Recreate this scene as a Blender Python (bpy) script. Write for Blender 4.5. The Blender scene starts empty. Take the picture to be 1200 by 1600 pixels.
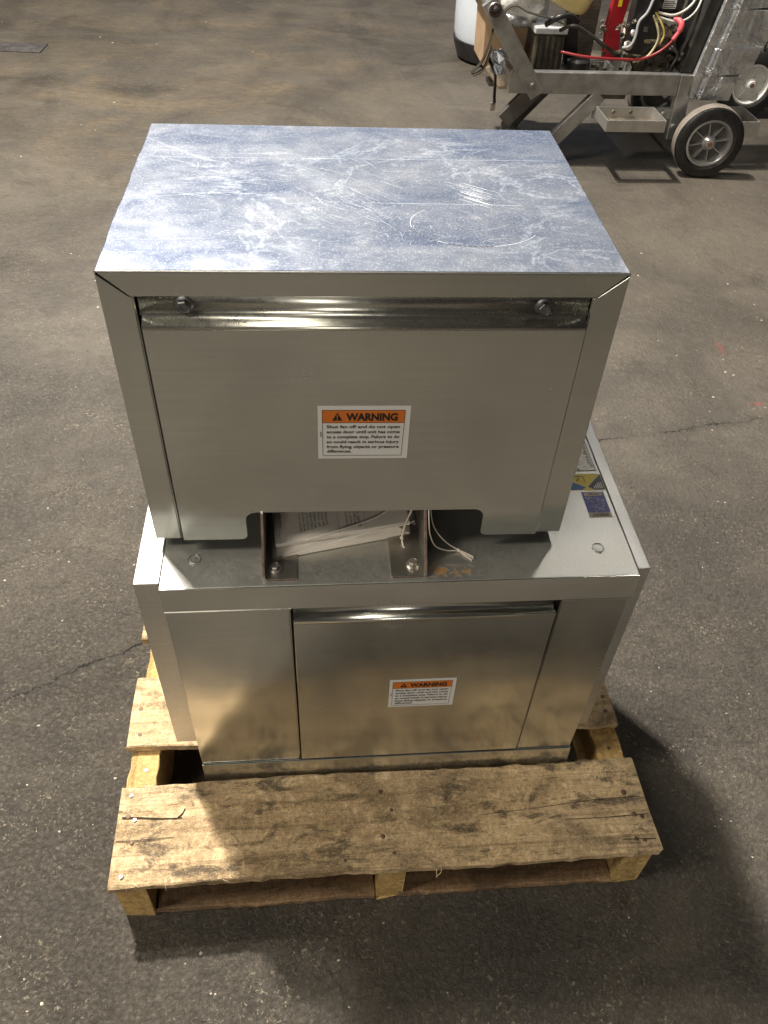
import bpy, bmesh, math, random
from mathutils import Vector, Matrix
random.seed(7)
S = bpy.context.scene
C = S.collection
PI = math.pi

# ------------------------------------------------------------------ camera
PITCH, ROLL, CAMZ, FPX = 0.7803, 0.0552, 1.64, 1249.44
cd = bpy.data.cameras.new('camera'); cam = bpy.data.objects.new('camera', cd); C.objects.link(cam)
cd.sensor_fit = 'VERTICAL'; cd.sensor_height = 24.0; cd.sensor_width = 18.0
cd.lens = FPX / 1600 * 24.0; cd.clip_start = 0.05; cd.clip_end = 200
cf = Vector((0, math.cos(PITCH), -math.sin(PITCH))); cu = Vector((0, math.sin(PITCH), math.cos(PITCH))); cr = Vector((1, 0, 0))
c_, s_ = math.cos(ROLL), math.sin(ROLL)
r2 = cr * c_ + cu * s_; u2 = cu * c_ - cr * s_
m = Matrix((r2, u2, -cf)).transposed().to_4x4(); m.translation = (0, 0, CAMZ)
cam.matrix_world = m
S.camera = cam

# ------------------------------------------------------------------ light of the hall
W = bpy.data.worlds.new('World'); S.world = W; W.use_nodes = True
bg = W.node_tree.nodes['Background']; bg.inputs[0].default_value = (0.024, 0.0225, 0.021, 1); bg.inputs[1].default_value = 1.0
def lamp(name, loc, aim, power, sx, sy, col):
    l = bpy.data.lights.new(name, 'AREA'); l.shape = 'RECTANGLE'; l.size = sx; l.size_y = sy
    l.energy = power; l.color = col
    o = bpy.data.objects.new(name, l); C.objects.link(o); o.location = loc
    o.rotation_euler = (Vector(aim) - Vector(loc)).to_track_quat('-Z', 'Y').to_euler()
    return o
lamp('high_bay_lamp', (-2.50, 3.95, 7.2), (-0.2, 0.8, 0), 1080, .34, .34, (1.0, .96, .88))
lamp('high_bay_lamp', (-2.30, 3.10, 7.2), (0.3, 1.0, 0), 240, .34, .34, (1.0, .95, .86))
lamp('high_bay_lamp', (3.60, 6.60, 7.2), (0.6, 1.4, 0), 66, .5, .5, (1.0, .95, .86))
lamp('high_bay_lamp', (-5.00, -1.00, 7.2), (-.1, 0.8, .6), 310, 1.4, 3.6, (1.0, .93, .78))
lamp('front_fill_light', (-2.20, -9.0, 3.6), (0, 0.8, .6), 230, 3.0, 2.4, (1.0, .94, .82))  # added low fill from behind the camera for the fronts; no door known there
lamp('dock_window_light', (0.2, 15.0, 6.2), (0.0, 1.2, 1.0), 66, 9.0, 4.4, (.76, .85, 1.0))
S.view_settings.view_transform = 'Standard'; S.view_settings.look = 'None'
S.view_settings.exposure = 0.22; S.view_settings.gamma = 1.0; S.view_settings.use_curve_mapping = False

# ------------------------------------------------------------------ helpers
def tag(o, label=None, cat=None, group=None, kind=None):
    if label: o['label'] = label
    if cat: o['category'] = cat
    if group: o['group'] = group
    if kind: o['kind'] = kind
    return o
def thing(name, label, cat, loc=(0, 0, 0), rz=0.0, group=None):
    o = bpy.data.objects.new(name, None); C.objects.link(o); o.location = loc; o.rotation_euler = (0, 0, rz)
    o.empty_display_size = .05
    o['zbase'] = loc[2]
    return tag(o, label, cat, group)
def cam_scale(o):
    """cabinet sizes first fitted to image pixels; this factor scales them about the camera"""
    while o is not None and o.parent is not None: o = o.parent
    return o.get('scale', 1.0) if o is not None else 1.0
def mesh(name, v, f, mat, parent=None, smooth=False, bevel=0, seg=2):
    k = cam_scale(parent)
    if k != 1.0: v = [(a[0] * k, a[1] * k, CAMZ - (CAMZ - a[2]) * k) for a in v]
    me = bpy.data.meshes.new(name); me.from_pydata([tuple(a) for a in v], [], f); me.update()
    bm = bmesh.new(); bm.from_mesh(me); bmesh.ops.recalc_face_normals(bm, faces=bm.faces); bm.to_mesh(me); bm.free()
    if smooth:
        for p in me.polygons: p.use_smooth = True
    o = bpy.data.objects.new(name, me); C.objects.link(o)
    mats = mat if isinstance(mat, (list, tuple)) else [mat]
    for q in mats: me.materials.append(q)
    if parent:
        o.parent = parent
        if parent.type == 'EMPTY': o.location.z = -parent.get('zbase', 0.0)
    if bevel:
        b = o.modifiers.new('bevel', 'BEVEL'); b.width = bevel; b.segments = seg; b.limit_method = 'ANGLE'; b.angle_limit = math.radians(40)
    return o
BF = [(0, 1, 3, 2), (4, 6, 7, 5), (0, 4, 5, 1), (2, 3, 7, 6), (0, 2, 6, 4), (1, 5, 7, 3)]
def boxv(lo, hi):
    return [(x, y, z) for x in (lo[0], hi[0]) for y in (lo[1], hi[1]) for z in (lo[2], hi[2])]
def box(name, lo, hi, mat, parent=None, bevel=0.0008):
    return mesh(name, boxv(lo, hi), BF, mat, parent, bevel=bevel)
def prism(name, poly, t0, t1, mat, parent=None, axis='y', bevel=0.0, smooth=False):
    """poly: 2-D outline; axis y -> (a, t, b); axis x -> (t, a, b); axis z -> (a, b, t)"""
    def P(a, b, t): return {'y': (a, t, b), 'x': (t, a, b), 'z': (a, b, t)}[axis]
    n = len(poly)
    v = [P(a, b, t0) for a, b in poly] + [P(a, b, t1) for a, b in poly]
    f = [tuple(range(n)), tuple(range(2 * n - 1, n - 1, -1))] + [(i, (i + 1) % n, n + (i + 1) % n, n + i) for i in range(n)]
    return mesh(name, v, f, mat, parent, smooth=smooth, bevel=bevel)
def sweep_v(pts, r, n=8, flat=None):
    pts = [Vector(p) for p in pts]; v = []; f = []; N = None
    for i, p in enumerate(pts):
        t = (pts[min(i + 1, len(pts) - 1)] - pts[max(i - 1, 0)]).normalized()
        if N is None: N = t.orthogonal().normalized()
        N = (N - t * N.dot(t)).normalized(); B = t.cross(N)
        rr = r[i] if isinstance(r, (list, tuple)) else r
        for k in range(n):
            a = 2 * PI * k / n; v.append(p + (N * math.cos(a) + B * math.sin(a)) * rr)
    for i in range(len(pts) - 1):
        for k in range(n):
            f.append((i * n + k, i * n + (k + 1) % n, (i + 1) * n + (k + 1) % n, (i + 1) * n + k))
    f.append(tuple(range(n))); f.append(tuple(range(len(v) - n, len(v))))
    return v, f
def tube(name, pts, r, mat, parent=None, n=8):
    v, f = sweep_v(pts, r, n); return mesh(name, v, f, mat, parent, smooth=True)
def spline(ctrl, k=8):
    P = [Vector(p) for p in ctrl]; P = [P[0] * 2 - P[1]] + P + [P[-1] * 2 - P[-2]]; out = []
    for i in range(1, len(P) - 2):
        for j in range(k):
            t = j / k; a, b, c, d = P[i - 1], P[i], P[i + 1], P[i + 2]
            out.append(.5 * ((2 * b) + (c - a) * t + (2 * a - 5 * b + 4 * c - d) * t * t + (3 * b - a - 3 * c + d) * t ** 3))
    out.append(P[-2]); return out
def lathe(name, prof, cen, ax, mat, parent=None, n=32, smooth=True, closed=False):
    ax = Vector(ax).normalized(); N = ax.orthogonal().normalized(); B = ax.cross(N); cen = Vector(cen); v = []; f = []
    for r, h in prof:
        for k in range(n):
            a = 2 * PI * k / n; v.append(cen + ax * h + (N * math.cos(a) + B * math.sin(a)) * r)
    L = len(prof)
    for i in range(L if closed else L - 1):
        j = (i + 1) % L
        for k in range(n): f.append((i * n + k, i * n + (k + 1) % n, j * n + (k + 1) % n, j * n + k))
    if not closed:
        f.append(tuple(range(n))); f.append(tuple(range((L - 1) * n, L * n)))
    o = mesh(name, v, f, mat, parent, smooth=smooth)
    if smooth:
        o.data.set_sharp_from_angle(angle=math.radians(35))
    return o

# ------------------------------------------------------------------ materials
class NT:
    def __init__(s, name):
        s.m = bpy.data.materials.new(name); s.m.use_nodes = True; s.t = s.m.node_tree; s.n = s.t.nodes
        s.b = s.n['Principled BSDF']; s.tc = s.n.new('ShaderNodeTexCoord')
    def link(s, a, b): s.t.links.new(a, b)
    def mapped(s, scale=(1, 1, 1), rot=(0, 0, 0), loc=(0, 0, 0), src=None):
        q = s.n.new('ShaderNodeMapping'); s.link(src or s.tc.outputs['Object'], q.inputs[0])
        q.inputs['Scale'].default_value = scale; q.inputs['Rotation'].default_value = rot; q.inputs['Location'].default_value = loc
        return q.outputs[0]
    def noise(s, scale, detail=4, rough=.55, vec=None, dist=0.0):
        q = s.n.new('ShaderNodeTexNoise'); q.inputs['Scale'].default_value = scale; q.inputs['Detail'].default_value = detail
        q.inputs['Roughness'].default_value = rough; q.inputs['Distortion'].default_value = dist
        s.link(vec or s.tc.outputs['Object'], q.inputs['Vector']); return q.outputs['Fac']
    def vor(s, scale, vec=None, feature='F1', out='Distance', rnd=1.0):
        q = s.n.new('ShaderNodeTexVoronoi'); q.feature = feature; q.inputs['Scale'].default_value = scale; q.inputs['Randomness'].default_value = rnd
        s.link(vec or s.tc.outputs['Object'], q.inputs['Vector']); return q.outputs[out]
    def ramp(s, fac, stops):
        q = s.n.new('ShaderNodeValToRGB'); e = q.color_ramp.elements
        while len(e) < len(stops): e.new(.5)
        for i, (p, c) in enumerate(stops):
            e[i].position = p; e[i].color = (c, c, c, 1) if isinstance(c, (int, float)) else (*c, 1)
        s.link(fac, q.inputs[0]); return q.outputs[0]
    def mr(s, fac, a, b, c=0.0, d=1.0):
        q = s.n.new('ShaderNodeMapRange'); s.link(fac, q.inputs[0])
        for i, x in zip((1, 2, 3, 4), (a, b, c, d)): q.inputs[i].default_value = x
        return q.outputs[0]
    def math(s, op, a, b=None, c=None):
        q = s.n.new('ShaderNodeMath'); q.operation = op
        for i, x in enumerate((a, b, c)):
            if x is None: continue
            if isinstance(x, (int, float)): q.inputs[i].default_value = x
            else: s.link(x, q.inputs[i])
        return q.outputs[0]
    def mix(s, fac, a, b, mode='MIX'):
        q = s.n.new('ShaderNodeMix'); q.data_type = 'RGBA'; q.blend_type = mode
        for i, x in ((0, fac), (6, a), (7, b)):
            if isinstance(x, (int, float)): q.inputs[i].default_value = x
            elif isinstance(x, tuple): q.inputs[i].default_value = (*x, 1)
            else: s.link(x, q.inputs[i])
        return q.outputs[2]
    def sep(s, vec=None):
        q = s.n.new('ShaderNodeSeparateXYZ'); s.link(vec or s.tc.outputs['Object'], q.inputs[0]); return q.outputs
    def bump(s, h, strength=.3, dist=.001, prev=None):
        q = s.n.new('ShaderNodeBump'); q.inputs['Strength'].default_value = strength; q.inputs['Distance'].default_value = dist
        s.link(h, q.inputs['Height'])
        if prev is not None: s.link(prev, q.inputs['Normal'])
        return q.outputs[0]
    def set(s, col=None, rough=None, metal=None, normal=None, **k):
        for nm, x in (('Base Color', col), ('Roughness', rough), ('Metallic', metal), ('Normal', normal)):
            if x is None: continue
            i = s.b.inputs[nm]
            if isinstance(x, tuple): i.default_value = (*x, 1)
            elif isinstance(x, (int, float)): i.default_value = x
            else: s.link(x, i)
        for a, x in k.items(): s.b.inputs[a.replace('_', ' ')].default_value = x
        return s.m
def plain(name, col, rough=.5, metal=0.0, wear=.25, scale=14.0):
    t = NT(name); n1 = t.noise(scale, 5); n2 = t.noise(scale * 6, 3)
    dk = tuple(c * (1 - wear) for c in col); lt = tuple(min(1, c * (1 + wear)) for c in col)
    col_ = t.mix(t.mr(n1, .3, .7), dk, lt)
    return t.set(col_, t.mr(n2, .2, .8, max(.05, rough - .12), min(1, rough + .12)), metal, t.bump(n2, .15, .0006))

def galv(name, rough=.165, tint=(.70, .705, .655), scratch=.5, spangle=.06, dark=0.0):
    t = NT(name)
    fine = t.noise(420, 2, .6); mid = t.noise(60, 3); big = t.noise(3.2, 3, .5)
    cells = t.vor(330, out='Color')
    cs = t.n.new('ShaderNodeSeparateColor'); t.link(cells, cs.inputs[0])
    a = tuple(c * .88 for c in tint); b = tuple(min(1, c * 1.12) for c in tint)
    col = t.mix(t.mr(big, .3, .7), a, b)
    col = t.mix(t.mr(cs.outputs[0], 0, 1, 0, .30 * spangle), col, (.80, .78, .73))
    spk = t.noise(620, 1, .5); col = t.mix(t.mr(spk, .32, .68, 0, .42 * spangle), col, tuple(c * .66 for c in tint))
    strk = t.noise(6, 5, .65, t.mapped((1.0, 1.0, 38.0))); col = t.mix(t.mr(strk, .35, .65, 0, .16), col, tuple(c * .55 for c in tint))
    scr = t.ramp(t.noise(7, 3, .5, t.mapped((1.0, 1.0, 14.0), (0, .5, .3)), .8), [(.0, 0), (.70, 0), (.74, 1), (.78, 0)])
    rub = t.noise(2.2, 5, .6, t.mapped((1.0, 1.0, .45), (0, .25, 0)), .6)
    smudge = t.ramp(t.noise(5.5, 1.5, .5), [(.0, 0), (.54, 0), (.74, 1)])
    col = t.mix(t.math('MULTIPLY', scr, .16 * scratch), col, (.82, .82, .80))
    col = t.mix(t.math('MULTIPLY', smudge, .22 * scratch), col, (.74, .76, .78))
    ro = t.math('ADD', t.mr(mid, .25, .75, rough - .03, rough + .03), t.math('ADD', t.math('MULTIPLY', smudge, .10), t.mr(rub, .35, .65, -.05, .09)))
    ro = t.math('ADD', ro, t.mr(cs.outputs[1], 0, 1, -.03 * spangle, .05 * spangle))
    nb = t.bump(t.noise(3.4, 1, .3), .50, .022); nb = t.bump(t.noise(11, 1, .3, t.mapped((1, 1, .6), loc=(3, 1, 4))), .16, .006, nb)
    return t.set(col, ro, .95, nb)
M = {}
M['galv'] = galv('galvanised_steel')
M['galv_low'] = galv('galvanised_steel_cabinet_front', .18, (.70, .70, .655))
M['galv_bright'] = galv('galvanised_spangled_top', .40, (.68, .67, .64), .5, 1.0)

M['strip'] = galv('galvanised_bent_strip', .27, (.66, .645, .58), .3, .6)
# blue-tinged, scuffed top sheet
def scuffed_top():
    t = NT('scuffed_galvanised_top')
    big = t.noise(5.0, 5, .6, t.mapped((1.0, 1.25, 1.0), (0, 0, .5)), .5)
    med = t.noise(11, 7, .68, t.mapped((1.0, 1.5, 1.0), (0, 0, -.45)), .7)
    sw = t.noise(7, 9, .72, t.mapped((.9, 1.35, 1.0), (0, 0, .55), (3, 1, 0)), 1.6)
    haze = t.noise(3.2, 4, .6, t.mapped((1, 1.2, 1), loc=(1.7, .4, 0)), .4)
    grain = t.noise(380, 2, .6); gr2 = t.noise(900, 1)
    blue = t.mix(t.mr(big, .38, .64), (.40, .43, .50), (.22, .265, .39))
    grey = t.mix(t.mr(med, .42, .62, 0, .7), blue, (.39, .395, .43))
    ox = t.math('MULTIPLY', t.ramp(sw, [(0, 0), (.50, 0), (.70, 1)]), t.mr(haze, .40, .60, .1, 1))
    col = t.mix(t.math('MULTIPLY', ox, .42), grey, (.70, .75, .80))
    w1 = t.ramp(t.noise(3.6, 5, .55, t.mapped((1, 1.3, 1), (0, 0, .3), (5, 2, 0)), 2.2), [(0, 0), (.472, 0), (.497, 1), (.503, 1), (.530, 0)])
    w2 = t.ramp(t.noise(6.5, 6, .6, t.mapped((.8, 1.5, 1), (0, 0, -.4), (1, 7, 0)), 2.0), [(0, 0), (.545, 0), (.560, 1), (.575, 0)])
    wm = t.mr(t.noise(5, 3, .5, t.mapped(loc=(9, 3, 0))), .42, .60)
    wisp = t.math('MULTIPLY', t.math('MAXIMUM', w1, w2), t.math('MULTIPLY', wm, t.mr(t.noise(160, 3, .6), .38, .58, .2, 1)))
    col = t.mix(t.math('MULTIPLY', wisp, .62), col, (.80, .84, .88))
    ox = t.math('MAXIMUM', ox, wisp)
    sp = t.ramp(grain, [(0, 0), (.56, 0), (.66, 1)])
    col = t.mix(t.math('MULTIPLY', sp, .50), col, (.78, .81, .86))
    dkp = t.ramp(gr2, [(0, 1), (.42, 1), (.50, 0)])
    col = t.mix(t.math('MULTIPLY', dkp, .38), col, (.13, .15, .22))
    s1 = t.ramp(t.noise(14, 9, .8, t.mapped((9, .8, 1), (0, 0, .75)), .8), [(0, 0), (.66, 0), (.69, 1), (.72, 0)])
    s2 = t.ramp(t.noise(12, 9, .8, t.mapped((.8, 10, 1), (0, 0, .15)), .8), [(0, 0), (.66, 0), (.69, 1), (.72, 0)])
    sc = t.math('MULTIPLY', t.math('MAXIMUM', s1, s2), .75)
    col = t.mix(sc, col, (.88, .90, .93))
    metal = t.mr(t.math('MAXIMUM', ox, sp), 0, 1, .92, .80)
    ro = t.mr(med, .3, .7, .32, .44)
    nb = t.bump(grain, .12, .0005); nb = t.bump(t.noise(3, 2), .12, .008, nb)
    return t.set(col, ro, metal, nb)
M['top'] = scuffed_top()
def stained_top():
    m_ = galv('galvanised_spangled_lower_top', .38, (.66, .65, .61), .35, 1.1)
    t = NT.__new__(NT); t.m = m_; t.t = m_.node_tree; t.n = t.t.nodes; t.b = t.n['Principled BSDF']
    t.tc = next(n for n in t.n if n.type == 'TEX_COORD')
    old = t.b.inputs['Base Color'].links[0].from_socket; oldr = t.b.inputs['Roughness'].links[0].from_socket
    X, Y, Z = t.sep()
    bx = t.math('MULTIPLY', t.mr(X, .045, .055), t.mr(X, .125, .105)); by = t.math('MULTIPLY', t.mr(Y, .006, .012), t.mr(Y, .036, .024))
    n_ = t.noise(75, 4, .6, None, .6)
    msk = t.math('MULTIPLY', t.math('MULTIPLY', bx, by), t.ramp(n_, [(0, 0), (.46, 0), (.53, 1)]))
    rim = t.math('MULTIPLY', t.math('MULTIPLY', bx, by), t.ramp(n_, [(0, 0), (.42, 0), (.46, 1), (.50, 1), (.53, 0)]))
    col = t.mix(rim, old, (.62, .58, .52)); col = t.mix(msk, col, (.36, .20, .07))
    # thin tea-coloured run line beside the plates
    ln = t.math('SUBTRACT', X, t.math('MULTIPLY_ADD', Y, -.10, .388)); ln = t.math('ABSOLUTE', t.math('ADD', ln, t.mr(t.noise(30, 2), 0, 1, -.004, .004)))
    run = t.math('MULTIPLY', t.mr(ln, .0, .006, 1, 0), t.math('MULTIPLY', t.mr(Y, .02, .04), t.mr(Y, .15, .13)))
    col = t.mix(t.math('MULTIPLY', run, .6), col, (.50, .36, .15))
    t.link(col, t.b.inputs['Base Color']); t.link(t.math('MAXIMUM', oldr, t.math('MULTIPLY', msk, .7)), t.b.inputs['Roughness'])
    mt = t.mr(msk, 0, 1, .83, .1); t.link(mt, t.b.inputs['Metallic'])
    return m_
M['ltop'] = stained_top()
M['zinc'] = plain('zinc_plated_bolt', (.20, .195, .20), .38, .9, .25, 160)
M['zinc2'] = plain('dull_zinc_bolt', (.46, .42, .38), .42, .85, .25, 160)
M['cutedge'] = plain('sheared_rusty_edge', (.20, .13, .10), .7, .3, .5, 120)
M['dark'] = plain('dark_interior_steel', (.10, .10, .10), .5, .8)
M['white_label'] = plain('label_white', (.74, .72, .69), .35, 0, .03)
M['orange'] = plain('label_orange', (.66, .17, .02), .35, 0, .05)
M['ink'] = plain('label_ink', (.012, .011, .010), .4, 0, .1)
M['yellow'] = plain('label_yellow', (.80, .60, .015), .35, 0, .04)
M['blue'] = plain('label_blue', (.01, .12, .34), .35, 0, .05)
M['black_label'] = plain('label_black', (.018, .015, .015), .35, 0, .05)
M['purple'] = plain('label_indigo', (.085, .085, .36), .4, 0, .15, 60)
M['tan_label'] = plain('label_buff', (.62, .52, .40), .45, 0, .06)
M['lilac'] = plain('label_lilac_line', (.55, .56, .72), .45, 0, .1)
M['plate'] = plain('etched_nameplate', (.46, .43, .38), .36, .7, .12, 90)
M['paper'] = plain('booklet_paper', (.80, .72, .63), .6, 0, .05, 30)
M['print'] = plain('booklet_print', (.13, .11, .09), .7, 0, .2)
M['string'] = plain('cotton_string', (.72, .64, .54), .85, 0, .12, 300)

def wood(name, light, dark, axis=0, stain=.5, seed=0.0, grey=.3):
    t = NT(name)
    sc = [26, 26, 26]; sc[axis] = 1.6
    g = t.noise(1.0, 8, .68, t.mapped(tuple(sc), loc=(seed, seed * .7, seed)), 1.5)
    sc2 = [150, 150, 150]; sc2[axis] = 7
    fib = t.noise(1.0, 5, .7, t.mapped(tuple(sc2), loc=(seed, 0, 0)), .6)
    # cross-wise saw fuzz
    saw = t.noise(1.0, 6, .7, t.mapped(tuple(55 if i == axis else 30 for i in range(3)), (0, 0, .5), (seed, 2, 0)), 2.0)
    big = t.noise(5.5, 6, .65, t.mapped((1, 1.6, 1.6), loc=(seed * 2, 0, 0)), .8)
    spot = t.noise(17, 6, .7, t.mapped((.6, 1.5, 1.2) if axis == 0 else (1.5, .6, 1.2), loc=(seed * 3, 1, 0)), .6)
    pore = t.vor(46, t.mapped((1, 1.3, 1), loc=(seed, 0, 0)))
    col = t.mix(t.mr(g, .36, .64), dark, light)
    col = t.mix(t.math('MULTIPLY', t.mr(fib, .46, .64), .55), col, tuple(c * .48 for c in light))
    col = t.mix(t.math('MULTIPLY', t.mr(saw, .48, .66), .65), col, tuple(min(1, c * 1.45 + .03) for c in light))
    col = t.mix(t.math('MULTIPLY', t.ramp(big, [(0, 0), (.44, 0), (.62, 1)]), stain), col, tuple(c * .42 for c in dark))
    col = t.mix(t.math('MULTIPLY', t.ramp(spot, [(0, 0), (.535, 0), (.63, 1)]), stain * 1.1), col, (.055, .042, .030))
    col = t.mix(t.math('MULTIPLY', t.ramp(t.noise(3.1, 4, .6), [(0, 0), (.45, 0), (.70, 1)]), grey), col, (.34, .29, .23))
    sc3 = [75, 75, 75]; sc3[axis] = 1.1
    streak = t.noise(1.0, 4, .6, t.mapped(tuple(sc3), loc=(seed + 4, 1, 2)), .5)
    col = t.mix(t.math('MULTIPLY', t.ramp(streak, [(0, 0), (.55, 0), (.64, 1)]), .55), col, tuple(c * .36 for c in dark))
    fz = t.noise(230, 4, .7, t.mapped((.7, 1, 1), (0, 0, .6)), 1.5); fz2 = t.noise(60, 5, .7, t.mapped((.6, 1.4, 1)), 1.0)
    col = t.mix(t.math('MULTIPLY', t.mr(fz, .50, .66), .40), col, tuple(min(1, c * 1.25 + .04) for c in light))
    col = t.mix(t.math('MULTIPLY', t.mr(fz, .46, .34), .55), col, tuple(c * .40 for c in dark))
    col = t.mix(t.math('MULTIPLY', t.ramp(fz2, [(0, 0), (.56, 0), (.66, 1)]), stain * .8), col, (.09, .066, .042))
    nb = t.bump(fz, .6, .0016); nb = t.bump(fib, .55, .0015, nb); nb = t.bump(g, .4, .003, nb); nb = t.bump(saw, .5, .0016, nb)
    return t.set(col, .82, 0, nb, Specular_IOR_Level=.25)
WL, WD = (.63, .460, .265), (.42, .283, .150)
M['board'] = wood('weathered_deck_board', WL, WD, 0, .80, 0.0, .24)
M['board2'] = wood('fuzzy_deck_board', (.66, .49, .28), (.47, .33, .175), 0, .45, 3.7, .14)
M['string_wood'] = wood('stringer_wood', (.64, .43, .17), (.50, .31, .11), 1, .22, 5.1, .1)
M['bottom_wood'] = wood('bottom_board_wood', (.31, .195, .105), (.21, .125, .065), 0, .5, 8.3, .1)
M['nail'] = plain('rusty_nail', (.16, .10, .07), .6, .6, .4, 200)
M['nail2'] = plain('bright_nail', (.55, .53, .50), .3, .9, .2, 200)

# ------------------------------------------------------------------ floor
def floor_mat():
    t = NT('worn_workshop_floor')
    X, Y, Z = t.sep()
    big = t.noise(.9, 6, .6, None, .8); med = t.noise(3.6, 7, .65, None, .5); small = t.noise(22, 6, .68); grit = t.noise(120, 4, .65)
    col = t.mix(t.mr(big, .33, .67), (.078, .071, .063), (.138, .125, .108))
    col = t.mix(t.math('MULTIPLY', t.mr(med, .45, .72), .55), col, (.150, .137, .118))
    col = t.mix(t.math('MULTIPLY', t.mr(small, .48, .64), t.mr(Y, 3.0, 1.0, .22, .5)), col, (.045, .041, .037))
    # dry yellowish dust trodden into the floor further back
    dx = t.math('MULTIPLY', t.mr(X, -3.6, -2.2), t.mr(X, .6, -.7)); dy = t.math('MULTIPLY', t.mr(Y, 3.4, 4.6), t.mr(Y, 9.5, 6.6))
    dn = t.ramp(t.noise(2.0, 8, .70, t.mapped((.8, 1.15, 1)), .3), [(0, 0), (.44, 0), (.66, 1)])
    col = t.mix(t.math('MULTIPLY', t.math('MULTIPLY', dx, dy), t.math('MULTIPLY', t.math('MULTIPLY', dn, t.mr(t.noise(24, 6, .75, t.mapped((.6, 1.6, 1))), .40, .60, .15, 1)), .55)), col, (.30, .225, .13))
    scuff = t.ramp(t.noise(2.6, 9, .72, t.mapped((.7, 1.6, 1), (0, 0, .2), (4, 0, 0)), 1.0), [(0, 0), (.60, 0), (.70, 1)])
    col = t.mix(t.math('MULTIPLY', scuff, .32), col, (.21, .19, .155))
    oil = t.ramp(t.noise(1.3, 5, .6, t.mapped((1, 1, 1), loc=(7.3, 2.2, 0)), .6), [(0, 0), (.56, 0), (.70, 1)])
    col = t.mix(t.math('MULTIPLY', oil, .6), col, (.042, .038, .035))
    smear = t.ramp(t.noise(1.15, 5, .55, t.mapped((1.3, .7, 1), (0, 0, .6), (11, 4, 0)), .9), [(0, 0), (.47, 0), (.63, 1)])
    col = t.mix(t.math('MULTIPLY', smear, .50), col, (.052, .047, .042))
    pale = t.ramp(t.noise(1.6, 6, .6, t.mapped((.8, 1.5, 1), (0, 0, -.3), (2, 9, 0)), .8), [(0, 0), (.52, 0), (.70, 1)])
    col = t.mix(t.math('MULTIPLY', pale, .42), col, (.185, .170, .145))
    # pale aggregate and grit pressed into the surface
    near = t.math('ADD', t.mr(Y, 3.2, 1.4, .35, 1.0), 0.0)
    nv = t.n.new('ShaderNodeTexNoise'); nv.inputs['Scale'].default_value = 95; nv.inputs['Detail'].default_value = 3; t.link(t.tc.outputs['Object'], nv.inputs['Vector'])
    vm = t.n.new('ShaderNodeVectorMath'); vm.operation = 'MULTIPLY_ADD'; t.link(nv.outputs['Color'], vm.inputs[0]); vm.inputs[1].default_value = (.022, .022, 0); t.link(t.tc.outputs['Object'], vm.inputs[2])
    wig = vm.outputs[0]
    def chips(scale, lim, keep):
        d = t.vor(scale, wig); cc = t.n.new('ShaderNodeSeparateColor'); t.link(t.vor(scale, wig, out='Color'), cc.inputs[0])
        k = t.math('GREATER_THAN', cc.outputs[0], keep); sz = t.math('MULTIPLY', cc.outputs[1], lim)
        return t.math('MULTIPLY', k, t.math('LESS_THAN', d, sz))
    c1 = chips(130, .40, .80); c2 = chips(60, .26, .90); c3 = chips(260, .50, .70)
    patch = t.mr(t.noise(5.5, 4, .6, t.mapped(loc=(2, 5, 0))), .40, .66)
    cm = t.math('MAXIMUM', t.math('MAXIMUM', c1, c2), c3)
    cmf = t.math('MULTIPLY', t.math('MULTIPLY', cm, patch), t.math('MULTIPLY', near, .85))
    col = t.mix(cmf, col, (.40, .36, .29))
    fine_ = t.noise(75, 5, .7)
    col = t.mix(t.math('MULTIPLY', t.mr(fine_, .52, .66), t.mr(Y, 2.8, 1.0, .16, .40)), col, (.20, .18, .15)); col = t.mix(t.math('MULTIPLY', t.mr(fine_, .46, .34), t.mr(Y, 2.8, 1.0, .10, .40)), col, (.035, .032, .028))
    crumb = t.ramp(t.noise(48, 7, .75, None, 1.0), [(0, 0), (.58, 0), (.65, 1)])
    col = t.mix(t.math('MULTIPLY', t.math('MULTIPLY', crumb, patch), .60), col, (.27, .235, .17))
    # hairline crack running across the slab (ragged line through four points taken from image pixels)
    wob = t.mr(t.noise(7, 6, .7), 0, 1, -.05, .05); wob2 = t.mr(t.noise(40, 3, .7), 0, 1, -.012, .012)
    yy = t.math('ADD', Y, t.math('ADD', wob, wob2))
    lineY = t.math('MULTIPLY_ADD', X, .70, 1.56)
    left = t.mr(X, -.60, -.84, 0, 1)
    l2 = t.math('MULTIPLY_ADD', t.math('MAXIMUM', t.math('SUBTRACT', X, .70), 0.0), -.42, lineY)
    dd = t.math('ABSOLUTE', t.math('SUBTRACT', yy, l2))
    wdt = t.mr(t.noise(9, 4), .36, .66, .0002, .0046)
    crack = t.math('MULTIPLY', t.math('LESS_THAN', dd, wdt), t.mr(X, 1.4, 1.0))
    crackedge = t.math('MULTIPLY', t.mr(dd, .004, .03, 1, 0), t.mr(X, 1.5, 1.2))
    col = t.mix(t.math('MULTIPLY', crackedge, .30), col, (.05, .045, .04))
    col = t.mix(crack, col, (.012, .011, .010))
    # two smears of red marking paint
    for (x0, y0, sx, sy) in ((1.235, 2.633, .022, .07), (1.30, 2.29, .075, .020)):
        a = t.mr(t.math('ABSOLUTE', t.math('SUBTRACT', X, x0)), sx, sx * .3); b = t.mr(t.math('ABSOLUTE', t.math('SUBTRACT', Y, y0)), sy, sy * .3)
        col = t.mix(t.math('MULTIPLY', t.math('MULTIPLY', a, b), t.mr(t.noise(34, 4), .42, .6, 0, .38)), col, (.38, .055, .06))
    col = t.mix(1.0, col, (.90, .84, .765), 'MULTIPLY')
    ro = t.math('SUBTRACT', t.mr(med, .3, .7, .56, .38), t.math('MULTIPLY', oil, .10))
    h = t.math('ADD', t.math('MULTIPLY', small, .9), t.math('MULTIPLY', grit, .5))
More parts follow.
